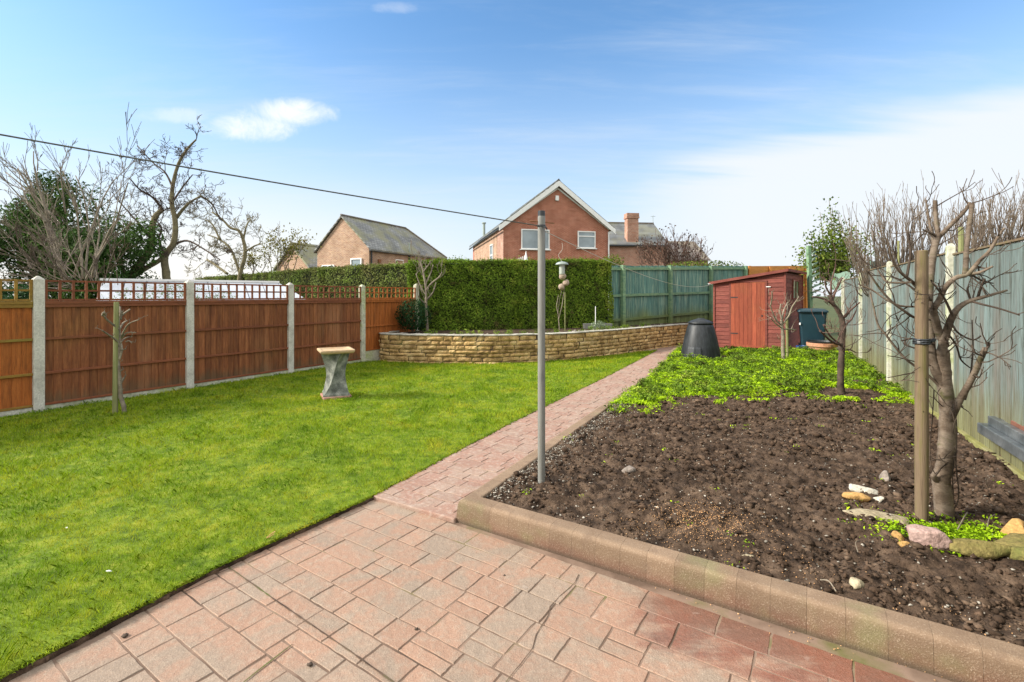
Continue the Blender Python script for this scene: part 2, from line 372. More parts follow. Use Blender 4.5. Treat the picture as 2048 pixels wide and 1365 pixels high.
m_black = pm('black_plastic', [(.012, .014, .016), (.03, .034, .038)], 8, (3, 3, .6), rough=.42, bump=.15, spec=.4, var=.2, bscale=30)
m_bin = pm('compost_plastic', [(.006, .0075, .009), (.012, .015, .018), (.024, .028, .032)], 5, (5, 5, .5), rough=.5, bump=.12, spec=.4, var=.1)
m_wheelie = pm('wheelie_plastic', [(.004, .022, .032), (.008, .034, .048)], 3, rough=.42, bump=.06, spec=.45, var=.1)
m_terra = pm('terracotta', [(.36, .16, .09), (.50, .25, .15), (.24, .14, .09)], 6, rough=.85, var=.1)
m_blue = pm('blue_glaze', [(.012, .035, .13), (.02, .06, .20)], 4, rough=.3)
m_rust = pm('rusty_metal', [(.16, .07, .035), (.28, .13, .06)], 30, rough=.8)
m_rope = pm('line_rope', [(.055, .06, .055), (.11, .115, .10)], 60, rough=.9)
m_rope2 = pm('pale_line', [(.38, .34, .28), (.52, .48, .42)], 60, rough=.8)
m_slate = pm('dark_slate', [(.045, .055, .06), (.09, .10, .105), (.14, .15, .155)], 5, rough=.3, bump=.2, bscale=50, spec=.5, fine=.3)
m_brownp = pm('brown_timber', [(.14, .055, .035), (.20, .09, .06)], 5, rough=.6)
m_bathst = pm('bath_column_stone', [(.08, .085, .075), (.17, .18, .155), (.33, .33, .29)], 9, rough=.9, bump=.8, bscale=70, bd=.01, fine=.5)
m_bathtop = pm('bath_top_stone', [(.36, .235, .13), (.46, .33, .20), (.24, .18, .11)], 8, rough=.85, bump=.5, bscale=60)
m_bathfoot = pm('bath_foot', [(.34, .16, .13), (.46, .27, .21)], 8, rough=.9)
m_wicker = pm('wicker_ball', [(.26, .19, .14), (.46, .36, .28)], 60, rough=.9, bump=1, bscale=70, bd=.02)
m_white = pm('white_paint', [(.74, .74, .72), (.82, .82, .80)], 6, rough=.5, bump=.05)
m_glass = pm('window_glass', [(.10, .145, .17), (.22, .28, .31)], .8, rough=.08, bump=0, spec=1.0, var=.1)
m_galv = pm('galvanised', [(.22, .27, .24), (.33, .38, .35)], 12, rough=.45, spec=.5)
m_seedglass = pm('clear_plastic', [(.25, .30, .27), (.40, .42, .36)], 30, rough=.25, spec=.6)
m_polyroof = pm('pale_roof_sheet', [(.42, .45, .51), (.54, .57, .61)], .8, rough=.35, bump=.1, bscale=5, spec=.5, var=.1)
m_palegreen = pm('pale_green_sheet', [(.15, .24, .18), (.24, .33, .26)], 1.5, rough=.6)
m_orfence = wood('new_orange_fence', [(.40, .16, .035), (.55, .24, .06)], .15, (2, 2, 8))
m_weave = pm('woven_screen', [(.20, .18, .10), (.34, .30, .18)], 4, (3, 3, 22), rough=.95, var=.5)
def bark(name, cols, rings=True, sc=6):
    t = mat(name)
    f = t.noise(t.mapv(t.pos, (1, 1, 1.5 if rings else .4)), sc, 6, .65, .4); g = t.noise(t.mapv(t.pos, (1, 1, 5)), sc * 6, 5)
    k = len(cols); c = t.ramp(f, [(.3 + .4 * i / (k - 1), q) for i, q in enumerate(cols)])
    c = t.mix(t.math('MULTIPLY', t.ss(g, .48, .3), .5), c, (.035, .026, .02))
    return fin(t, vary(t, c, .3), .85, g, .45, .006, .2)
m_bark = bark('grey_bark', [(.045, .032, .023), (.10, .072, .05), (.18, .14, .105), (.085, .075, .035)])
m_barkd = bark('dark_bark', [(.035, .025, .019), (.075, .054, .04), (.12, .09, .065)])
m_barkp = bark('pale_bark', [(.12, .10, .075), (.21, .175, .13), (.30, .26, .20)])
m_barkg = bark('lichen_bark', [(.10, .09, .055), (.19, .16, .09), (.24, .22, .12)])
m_shrubb = bark('shrub_bark', [(.075, .055, .042), (.13, .10, .075), (.19, .155, .115)])
m_twig = bark('red_twig', [(.085, .05, .04), (.15, .09, .07)])
m_stone = {k: pm('rock_' + k, c, 7, rough=.85, bump=.9, bscale=25, bd=.02, fine=.4) for k, c in {
    'white': [(.42, .38, .30), (.62, .58, .50)], 'orange': [(.34, .19, .06), (.50, .30, .11)], 'buff': [(.26, .21, .13), (.42, .36, .24)],
    'pink': [(.30, .19, .16), (.46, .33, .29)], 'moss': [(.09, .085, .025), (.19, .15, .05), (.12, .12, .03)], 'grey': [(.17, .14, .115), (.28, .235, .2)]}.items()}

def brick_mat(name, a, b, mortar=(.5, .42, .34), bw=.225, bh=.075):
    t = mat(name); oc = t.n('ShaderNodeTexCoord').outputs['Object']; s = t.n('ShaderNodeSeparateXYZ', {0: oc}).outputs
    u = t.n('ShaderNodeCombineXYZ', {0: t.math('ADD', s[0], s[1]), 1: s[2]}).outputs[0]
    br = t.n('ShaderNodeTexBrick', {'Vector': u, 'Color1': a + (1,), 'Color2': b + (1,), 'Mortar': mortar + (1,), 'Scale': 1.0, 'Mortar Size': .014, 'Brick Width': bw, 'Row Height': bh, 'Bias': .1})
    c = t.mix(t.ss(t.noise(oc, 1.1, 5), .3, .7), br.outputs[0], (.72, .70, .68), 'MULTIPLY')
    c = t.mix(t.math('MULTIPLY', t.ss(t.noise(t.mapv(oc, (1, 1, 2.5)), 2.6, 6, .75), .46, .62), .4), c, tuple(q * .42 for q in a))
    return fin(t, c, .9, br.outputs[1], -.3, .01, .2)
m_brick = brick_mat('red_brick', (.42, .115, .06), (.33, .085, .046), (.55, .34, .25))
m_brick2 = brick_mat('old_brick', (.50, .29, .17), (.34, .16, .10), (.5, .42, .33))
m_brick3 = brick_mat('plain_brick', (.42, .19, .13), (.38, .16, .11))
m_brick4 = brick_mat('orange_brick', (.50, .19, .11), (.38, .15, .09))
def roof_mat(name, a, b, moss=.4):
    t = mat(name); oc = t.n('ShaderNodeTexCoord').outputs['Object']; s = t.n('ShaderNodeSeparateXYZ', {0: oc}).outputs
    u = t.n('ShaderNodeCombineXYZ', {0: s[1], 1: t.math('MULTIPLY', s[2], 1.6)}).outputs[0]
    br = t.n('ShaderNodeTexBrick', {'Vector': u, 'Color1': a + (1,), 'Color2': b + (1,), 'Mortar': (.05, .05, .045, 1), 'Scale': 1.0, 'Mortar Size': .015, 'Brick Width': .26, 'Row Height': .22})
    c = t.mix(t.ss(t.noise(t.pos, 1.0, 5), .35, .7), br.outputs[0], (.55, .55, .55), 'MULTIPLY')
    c = t.mix(t.math('MULTIPLY', t.ss(t.noise(t.pos, .7, 5), .42, .64), moss), c, (.21, .20, .08))
    return fin(t, c, .55, br.outputs[1], -.4, .02, .5)
m_roof = roof_mat('slate_roof', (.20, .205, .20), (.30, .30, .28), .75)
m_roof2 = roof_mat('grey_roof', (.12, .135, .145), (.19, .20, .205), .3)
m_roof3 = roof_mat('brown_roof', (.19, .15, .13), (.26, .21, .18), .3)

# ------------------------------------------------------------------ the ground, slabs, kerb, beds
def kind(o, k='structure'): o['kind'] = k; return o
mb = MB(); mb.v = .5
mb.V = [(-900, -300, -.06), (900, -300, -.06), (900, 1500, -.06), (-900, 1500, -.06)]; mb.face((0, 1, 2, 3))
kind(mb.build('ground', m_ground))

LAWN = [(-2.6, -.6), (-2.36, 1.0), (-2.07, 1.98), (-1.9, 2.32), (-1.67, 2.79), (-1.07, 3.74), (-.14, 5.61), (1.92, 9.42), (4.15, 13.7),
        (2.87, 12.72), (1.3, 11.5), (-.27, 10.95), (-1.9, 10.95), (-3.15, 11.35), (-3.5, 11.3), (-6.34, 6.50), (-10.4, -.6)]
mb = MB()
mb.prism(LAWN, -.03, .035); kind(mb.build('lawn', m_lawn))
mb = MB(); mb.v = .1
edge = LAWN[:9]
for a, b in zip(edge, edge[1:]):
    n = max(2, int((Vector(b) - Vector(a)).length / .05))
    for k in range(n):
        p = Vector(a).lerp(Vector(b), (k + .5) / n); d = (Vector(b) - Vector(a)).normalized()
        mb.box((p.x + random.uniform(.0, .006) * d.y, p.y - random.uniform(0, .006) * d.x, .004), (.07, random.uniform(.012, .022), random.uniform(.02, .035)), math.atan2(d.y, d.x) + random.uniform(-.2, .2), v=rv())
kind(mb.build('lawn_edge', m_soil))

def blades(poly, dens, h, wd, z, name, m):
    x, y = scatter(poly, dens); k = len(x)
    d = np.sqrt(x * x + y * y); gr = np.clip(d / 4.0, .8, 2.6)
    patch = fbm(x * 1.7, y * 1.7, 4); tuft = fbm(x * 5 + 40, y * 5, 3)
    hh = h * (.6 + .9 * np.clip((tuft - .3) * 1.8, 0, 1)) * rng.uniform(.5, 1.35, k) * np.clip(gr, 1, 1.5)
    ww = wd * rng.uniform(.7, 1.3, k) * gr
    a = rng.uniform(0, 2 * np.pi, k); ln = rng.uniform(.2, 1.1, k) * hh; la = rng.uniform(0, 2 * np.pi, k)
    B = np.stack([x, y, np.full(k, z)], 1); s = np.stack([np.cos(a) * ww / 2, np.sin(a) * ww / 2, np.zeros(k)], 1)
    mid = B + np.stack([np.cos(la) * ln * .35, np.sin(la) * ln * .35, hh * .6], 1)
    tip = B + np.stack([np.cos(la) * ln, np.sin(la) * ln, hh * .9], 1)
    V = np.stack([B - s, B + s, mid + s * .7, tip, mid - s * .7], 1).reshape(-1, 3); Fc = np.arange(5 * k).reshape(k, 5)
    return kind(npmesh(name, V, [Fc], m, vals=[rng.random(k)]), 'stuff')
def ld(x, y):
    d = np.sqrt(x * x + y * y); inside = (np.abs((x) / np.maximum(y, .2)) < 1.25)
    return np.where(inside & (y > 1.2), 26000 / np.clip(d / 2.2, 1, 4) ** 1.7, 20)
tag(blades(LAWN, ld, .028, .0024, .034, 'grass', m_grass), 'short bright green mossy lawn grass', 'grass')

def edge_blades():
    xs, ys = [], []
    for a, b in zip(edge, edge[1:]):
        a_, b_ = Vector(a), Vector(b); d = (b_ - a_); L = d.length; d.normalize(); n = int(L * (900 if a[1] < 4 else 350))
        s_ = rng.random(n) * L; o = rng.normal(size=n) * .010 - .012 + .012 * (fbm(s_ * 6 + a[0], s_ * 0 + 3, 3) - .4)
        xs.append(a_.x + d.x * s_ + d.y * o); ys.append(a_.y + d.y * s_ - d.x * o)
    x = np.concatenate(xs); y = np.concatenate(ys); k = len(x); a = rng.uniform(0, 2 * np.pi, k); h = rng.uniform(.015, .034, k); g = np.clip(y / 4, 1, 2.2)
    B = np.stack([x, y, np.full(k, .026)], 1); s_ = np.stack([np.cos(a), np.sin(a), 0 * a], 1) * .0015 * g[:, None]
    la = rng.uniform(-1.2, 1.2, k) - .5; mid = B + np.stack([np.cos(la) * h * .5, np.sin(la) * h * .5, h * .45], 1); tip = B + np.stack([np.cos(la) * h * 1.0, np.sin(la) * h * 1.0, h * .15], 1)
    V = np.stack([B - s_, B + s_, mid + s_ * .7, tip, mid - s_ * .7], 1).reshape(-1, 3)
    tag(kind(npmesh('grass', V, [np.arange(5 * k).reshape(k, 5)], m_grass, vals=[rng.random(k)]), 'stuff'), 'longer grass leaning over the lawn edge', 'grass')
edge_blades()
# stamped concrete: joint bed with raised slabs laid as random ashlar
def ashlar(name, ang, org, ur, vr, z, row, lens, m, mj, clip, bedpoly, gap=.0018, dep=.0028):
    mb = MB(); cs, sn = math.cos(ang), math.sin(ang)
    T = lambda u, v: (org[0] + u * cs - v * sn, org[1] + u * sn + v * cs)
    def stone(u0, u1, v0, v1):
        c = T((u0 + u1) / 2, (v0 + v1) / 2)
        if not clip(*c): return
        g = gap / 2 + .001; q = .0045; zt = z + random.uniform(-.0015, .0015); tx, ty = random.uniform(-.004, .004), random.uniform(-.004, .004)
        def ring(e, zz, n=5):
            pts = []; cor = [(u0 + e, v0 + e), (u1 - e, v0 + e), (u1 - e, v1 - e), (u0 + e, v1 - e)]
            for i in range(4):
                a, b = cor[i], cor[(i + 1) % 4]
                for k in range(n):
                    pts.append((a[0] + (b[0] - a[0]) * k / n, a[1] + (b[1] - a[1]) * k / n))
            return pts
        base = ring(g, 0); jit = [(random.uniform(-1, 1) * .0022, random.uniform(-1, 1) * .0022) for _ in base]
        rs = []
        for e, zz in ((g, z - dep - .004), (g + .002, zt - .003), (g + q, zt)):
            rs.append([(*T(p[0] + j[0], p[1] + j[1]), zz + ((p[0] - u0) * tx + (p[1] - v0) * ty if zz == zt else 0)) for p, j in zip(ring(e, zz), jit)])
        mb.rings(rs, cap0=False, cap1=True, v=.5 + (rv() - .5) * .9)
    v = vr[0]
    while v < vr[1]:
        h = random.choice(row); u = ur[0] - rv() * .3
        while u < ur[1]:
            L = random.choice(lens) * random.uniform(.9, 1.12)
            if rv() < .10 and h > .15: stone(u, u + L, v, v + h * .5); stone(u, u + L, v + h * .5, v + h)
            else: stone(u, u + L, v, v + h)
            u += L
        v += h
    o = kind(mb.build(name, m, smooth=False))
    jb = MB(); jb.V = [(*p[:2], z - dep) for p in bedpoly]; jb.face(range(len(bedpoly)))
    j = jb.build(name + '_joints', mj, o); return o
PATIO = [(-2.75, -.7), (-2.5, 1.0), (-2.2, 1.98), (-1.85, 2.79), (-1.2, 3.74), (-1.09, 3.77), (-.43, 3.40), (2.1, 1.85), (5.2, -.1), (5.2, -.7)]
KD = Vector((2.3, -1.45)).normalized(); KN = Vector((-KD.y, KD.x))
def pclip(x, y):
    return inpoly(np.array([x]), np.array([y]), PATIO)[0] and y > .3 and abs(x) < 1.35 * y + .6
ashlar('patio', R(-33.5), (-1.07, 3.73), (-3, 6), (-4.6, -.02), .0, (.155, .175, .20, .22), (.17, .20, .24, .29, .34), m_slab, m_jointp, pclip, PATIO)
PATH = [(-1.07, 3.755), (-.14, 5.61), (1.92, 9.42), (4.0, 13.5), (4.75, 13.1), (2.42, 8.55), (.30, 4.5), (-.40, 3.37)]
PATHB = [(-1.2, 3.82), (-.27, 5.66), (1.8, 9.46), (3.95, 13.6), (4.9, 13.2), (2.55, 8.5), (.40, 4.45), (-.34, 3.34)]
def hclip(x, y): return inpoly(np.array([x]), np.array([y]), PATHB)[0]
ashlar('path', R(-31), (-1.10, 3.77), (-1.2, 2.0), (.055, 11.5), .03, (.13, .15), (.20, .25, .17), m_pathst, m_jointp, lambda x, y: hclip(x, y) and (Vector((x, y)) - Vector((-1.07, 3.76))).dot(KN) > .07, PATHB, gap=.0015, dep=.003)
# step: flat border bar where path meets patio
mb = MB(); mb.beam((-1.085, 3.775, .004), (-.38, 3.375, .004), .085, .05, v=.5); kind(mb.build('path_step', m_pathst, bevel=.008))
# the rear paving round the shed
SHEDPAVE = [(4.0, 13.4), (3.4, 14.1), (4.3, 17), (10.5, 17), (10.2, 12.4), (8.6, 11.9), (7.55, 12.35), (5.0, 13.2), (4.6, 12.95)]
mb = MB(); mb.prism(SHEDPAVE, -.02, .032, v=.3); kind(mb.build('paving', m_pathst))
# expansion joints and cracks
mb = MB()
def strip(px, wd, z=.0035, wob=.5):
    pts = [G(*p, 0) for p in px]; fine = []
    for a, b in zip(pts, pts[1:]):
        n = max(1, int((b - a).length / .03))
        for k in range(n):
            q = a.lerp(b, k / n); fine.append(q + Vector((random.uniform(-1, 1), random.uniform(-1, 1), 0)) * wd * wob)
    fine.append(pts[-1])
    L, Rr = [], []
    for i, p in enumerate(fine):
        d = (fine[min(i + 1, len(fine) - 1)] - fine[max(i - 1, 0)]).normalized(); s = Vector((-d.y, d.x, 0)) * wd * random.uniform(.3, .75)
        L.append(p + s); Rr.append(p - s)
    b = len(mb.V); n = len(fine)
    for l, r in zip(L, Rr): mb.V += [(l.x, l.y, z), (r.x, r.y, z)]
    for i in range(n - 1): mb.face((b + 2 * i, b + 2 * i + 1, b + 2 * i + 3, b + 2 * i + 2))
strip([(458, 1136), (560, 1208), (700, 1304), (800, 1375)], .0065, wob=.12)
strip([(1158, 1150), (1150, 1166), (1118, 1195), (1100, 1215), (1097, 1232), (1072, 1270), (1066, 1297), (1040, 1330), (1012, 1366)], .0038)
strip([(585, 1290), (520, 1340), (480, 1372)], .006, wob=.1)
kind(mb.build('paving_cracks', m_joint))

# raised kerb of short units round the bed
def kerb():
    mb = MB(); W0, H = .125, .15
    line = [Vector((7.62, 12.32)), Vector((4.50, 13.02)), Vector((2.447, 8.42)), Vector((1.1, 5.9)), Vector((-.21, 3.41)), Vector((2.09, 1.958)), Vector((5.2, -.0))]
    # outward side is to the right of travel
    prof = [(0, -.02), (0, H - .006), (-.004, H), (-.012, H + .003), (-W0 + .030, H + .002), (-W0 + .019, H), (-W0 + .010, H - .005), (-W0 + .003, H - .012), (-W0 - .001, H - .022), (-W0 - .004, H - .035), (-W0 - .018, -.02)]
    def frame(i, s):
        a, b = line[i], line[i + 1]; d = (b - a).normalized(); return a + d * s, d
    for i in range(len(line) - 1):
        L = (line[i + 1] - line[i]).length; n = max(1, round(L / (.15 if i >= 4 else .16)))
        d0 = (line[i + 1] - line[i]).normalized()
        dn = (line[i + 2] - line[i + 1]).normalized() if i + 2 < len(line) else d0
        dp = (line[i] - line[i - 1]).normalized() if i > 0 else d0
        def miter(d1, d2):
            n1 = Vector((-d1.y, d1.x)); n2 = Vector((-d2.y, d2.x)); m = (n1 + n2); return m / max(.3, m.dot(n1))
        m0 = miter(dp, d0); m1 = miter(d0, dn); nn = Vector((-d0.y, d0.x))
        for k in range(n):
            rs = []
            for e, (tt, gsh) in enumerate(((k / n, 1), (k / n, 0), ((k + 1) / n, 0), ((k + 1) / n, 1))):
                p = line[i] + d0 * (L * tt); mv = m0 if tt == 0 else (m1 if tt == 1 else nn)
                off = .0 if tt in (0, 1) else (.0005 if e < 2 else -.0005)
                if e in (1, 2) and not tt in (0, 1): off += 0.0
                sh = .0018 * gsh
                rs.append([(p.x + d0.x * off - mv.x * (-q[0] - sh * 0) , p.y + d0.y * off - mv.y * (-q[0]), q[1] - (sh if q[1] > 0 else 0)) for q in prof])
            mb.rings([r[::-1] for r in rs], v=.5 + (rv() - .5) * (1.0 if i >= 4 else .8))
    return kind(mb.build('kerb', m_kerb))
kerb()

# tilled bed
FB = [(3.42 - .9, 2.6 - 1.69), (4.87, 5.32), (6.32, 8.03), (7.6, 10.56), (8.9, 13.1), (10.2, 15.7)]     # right fence base line
BED = [(-.20, 3.43), (2.10, 1.98), (5.1, .06), (5.1, 5.75), (6.32, 8.03), (7.6, 10.56), (8.5, 12.3), (7.60, 12.33), (4.52, 13.0), (2.447, 8.42), (1.1, 5.9)]
def bedz(x, y):
    d = np.minimum(np.abs((x - 2.1) * (-.533 * -1) + (y - 1.96) * .846), 9)          # distance from the front kerb
    k = np.clip(d / .25, 0, 1)
    big = fbm(x * 2.2, y * 2.2, 3) - .5; sm = fbm(x * 11, y * 11, 3, .6) - .5; ti = np.abs(fbm(x * 26, y * 26, 3, .65) - .5)
    return .112 + .012 * k + big * .085 * (.35 + .65 * k) + sm * .066 * (.3 + .7 * k) + ti * .07 * k
def bed():
    st = .014; xs = np.arange(-.3, 8.6, st); ys = np.arange(0.0, 13.1, st)
    X, Y = np.meshgrid(xs, ys); Z = bedz(X, Y); ny, nx = X.shape
    cx = X[:-1, :-1] + st / 2; cy = Y[:-1, :-1] + st / 2; ok = inpoly(cx, cy, BED) & (np.abs(cx) < 1.35 * cy + .5)
    i = np.arange(ny * nx).reshape(ny, nx); q = np.stack([i[:-1, :-1], i[:-1, 1:], i[1:, 1:], i[1:, :-1]], -1)[ok]
    used, inv = np.unique(q, return_inverse=True); V = np.stack([X.ravel(), Y.ravel(), Z.ravel()], 1)[used]
    o = kind(npmesh('soil', V, [inv.reshape(-1, 4)], m_soil, smooth=True, vals=[rng.random(len(q)) * .3 + .35])); return o
bed()
mb = MB(); mb.prism([(q[0], q[1]) for q in BED], -.03, .06); kind(mb.build('soil_base', m_soil))

# weed-covered part
def weedmask(x, y):
    s = (x - .53 * y)       # 0 at path side
    lim = 7.0 + .9 * (fbm(x * 1.3 + 3, y * 1.3, 4) - .5) + .12 * np.sin(x * 5.1 + 1) - .75 * np.clip(2.3 - x, 0, 1.1) - .25 * np.clip(x - 4.2, 0, 1)
    return y > lim
_ico = None
def ico(sub=1):
    import bmesh
    bm = bmesh.new(); bmesh.ops.create_icosphere(bm, subdivisions=sub, radius=1); bm.verts.ensure_lookup_table()
    V = np.array([v.co[:] for v in bm.verts]); Fc = np.array([[v.index for v in f.verts] for f in bm.faces]); bm.free(); return V, Fc
def pebbles(name, x, y, z, r, m, kindv='stuff', flat=.65, sub=1, jit=.32):
    V0, F0 = ico(sub); k = len(x); nv = len(V0)
    J = V0[None] * (1 + jit * rng.normal(size=(k, nv, 1)).clip(-1.6, 1.6)); sc = rng.uniform(.6, 1.3, (k, 1, 3)); sc[:, :, 2] *= flat
    a = rng.uniform(0, 2 * np.pi, k); cs, sn = np.cos(a)[:, None], np.sin(a)[:, None]; J = J * sc * r[:, None, None]
    X = J[..., 0] * cs - J[..., 1] * sn; Yy = J[..., 0] * sn + J[..., 1] * cs
    V = np.stack([X + x[:, None], Yy + y[:, None], J[..., 2] + z[:, None]], -1).reshape(-1, 3)
    Fc = (F0[None] + (np.arange(k) * nv)[:, None, None]).reshape(-1, 3)
    o = npmesh(name, V, [Fc], m, vals=[np.repeat(rng.random(k), len(F0))]); o['kind'] = kindv; return o
bx, by = scatter(BED, lambda x, y: np.where((y < 8) & (np.abs(x) < 1.3 * y + .3), 4200 / np.clip(y / 2.2, 1, 9) ** 1.5, 6))
k = ~weedmask(bx, by + .1); bx, by = bx[k], by[k]
cl_ = fbm(bx * 3.1 + 11, by * 3.1, 3); k = rng.random(len(bx)) < np.clip((cl_ - .1) * 2.2, .6, 1); bx, by, cl_ = bx[k], by[k], cl_[k]
rr = (rng.gamma(.9, .0052, len(bx)) * (.6 + .65 * np.clip((cl_ - .3) * 2.5, 0, 1))).clip(.002, .024) * np.clip(by / 3, .9, 1.7)
tag(pebbles('soil_clods', bx, by, bedz(bx, by) + rr * .2, rr, m_clod, jit=.4, sub=0), 'loose brown clods of dug soil in the bed', 'soil')
gx, gy = scatter(BED, lambda x, y: np.where(np.abs(x) < 1.2 * y + .3, 120.0, 2) / np.clip(y / 2.5, 1, 9))
# more grit along the path-side kerb
t_ = rng.uniform(0, 1, 2600); o_ = rng.gamma(1.2, .10, 2600); e0 = np.array([-.20, 3.44]); e1 = np.array([2.44, 8.42])
ex = e0[0] + (e1[0] - e0[0]) * t_ + o_ * .88 + .02; ey = e0[1] + (e1[1] - e0[1]) * t_ - o_ * .47 + .02
k = inpoly(ex, ey, BED); gx = np.concatenate([gx, ex[k]]); gy = np.concatenate([gy, ey[k]])
rg = rng.uniform(.0022, .0085, len(gx))
tag(pebbles('gravel', gx, gy, bedz(gx, gy) + rg * .8 + .004, rg, m_grit), 'small pale grit scattered over the soil', 'gravel')
# bird seed spilled on the soil
c = G(1405, 1050, .13); n = 1500; sx = c.x + rng.normal(size=n) * .19; sy = c.y + rng.normal(size=n) * .13
sx = np.concatenate([sx, rng.uniform(.5, 2.2, 260)]); sy = np.concatenate([sy, 3.15 - (sx[n:] - .3) * .63 + rng.uniform(-.1, .35, 260)])
k = inpoly(sx, sy, BED); sx, sy = sx[k], sy[k]
tag(pebbles('bird_seed', sx, sy, bedz(sx, sy) + .006, rng.uniform(.0014, .0034, len(sx)), m_seed, flat=.8, jit=.1), 'orange bird seed spilled over the dark soil', 'seed')
x_ = rng.uniform(.6, 2.1, 90); y_ = 3.13 - (x_ - .3) * .66 - rng.uniform(.12, .34, 90) * rng.uniform(.6, 1, 90)
tag(pebbles('spilled_seed', x_, y_, np.full(90, .003), rng.uniform(.0015, .0035, 90), m_seed, flat=.8, jit=.1), 'few pale seeds spilled on the slabs below the kerb', 'seed')

def tufts(name, x, y, z, nl, ll, lw, spread, h, m, label, cat, up=.5):
    """feathery ground plants: each is a spray of leaves"""
    k = len(x); X = np.repeat(x, nl) + rng.normal(size=k * nl) * spread; Y = np.repeat(y, nl) + rng.normal(size=k * nl) * spread
    Z = np.repeat(z, nl) + rng.random(k * nl) * np.repeat(h * rng.uniform(.5, 1.3, k), nl)
    N = rng.normal(size=(k * nl, 3)); N[:, 2] = np.abs(N[:, 2]) + up; N = unit(N)
    sz = rng.uniform(.6, 1.4, k * nl) * np.repeat(rng.uniform(.6, 1.35, k), nl)
    V, Fc, vv = leafcloud(np.stack([X, Y, Z], 1), N, ll * sz, lw * sz, np.repeat(rng.random(k), nl) * .6 + rng.random(k * nl) * .4, .2)
    o = npmesh(name, V, [Fc], m, vals=[vv]); o['kind'] = 'stuff'; return tag(o, label, cat)
wx, wy = scatter(BED, lambda x, y: np.where(y > 5.2, 380.0, 0.001))
k = weedmask(wx, wy) | ((rng.random(len(wx)) < .10) & (wy > 5.9) & weedmask(wx, wy + .5)); bare = ((wx - 5.05) / .55) ** 2 + ((wy - 7.15) / .35) ** 2 < 1; bare |= ((wx - 4.42) ** 2 + (wy - 11.2) ** 2 < .33); bare |= (wx > 5.6) & (wy < 8.2) & (fbm(wx * 2, wy * 2, 2) > .42)
k &= ~bare; wx, wy = wx[k], wy[k]
hz = .02 + .16 * np.clip(fbm(wx * 1.8, wy * 1.8, 3) - .28, 0, 1)
tufts('weeds', wx, wy, .125 + hz * 0, 34, .050, .013, .035, hz, m_weed, 'bright green feathery weeds covering the back of the bed', 'weeds')
k = rng.random(len(wx)) < .11
tufts('tall_weeds', wx[k], wy[k], .16 + 0 * wx[k], 30, .045, .022, .04, .03 + hz[k] * 1.25, m_hedge, 'darker green leafy weeds standing among the feathery ones', 'weeds')
sx, sy = scatter(BED, lambda x, y: np.where(np.abs(x) < 1.2 * y, 2.6 + 5 * (fbm(x * 1.1, y * 1.1, 2) > .58), .001))
k = ~weedmask(sx, sy + .2)
tufts('weed_seedlings', sx[k], sy[k], bedz(sx[k], sy[k]) + .004, 9, .022, .007, .022, .012, m_weed, 'sparse green seedlings in the dug soil', 'weeds')
c = G(1935, 1075, .13); a = rng.normal(size=420)
sx = c.x + a * .20; sy = c.y + rng.normal(size=420) * .09 - a * .02 + .02
tufts('chickweed', sx, sy, bedz(sx, sy) + .004, 10, .020, .009, .02, .015, m_weed, 'low green chickweed beside the stones at the tree foot', 'weeds')
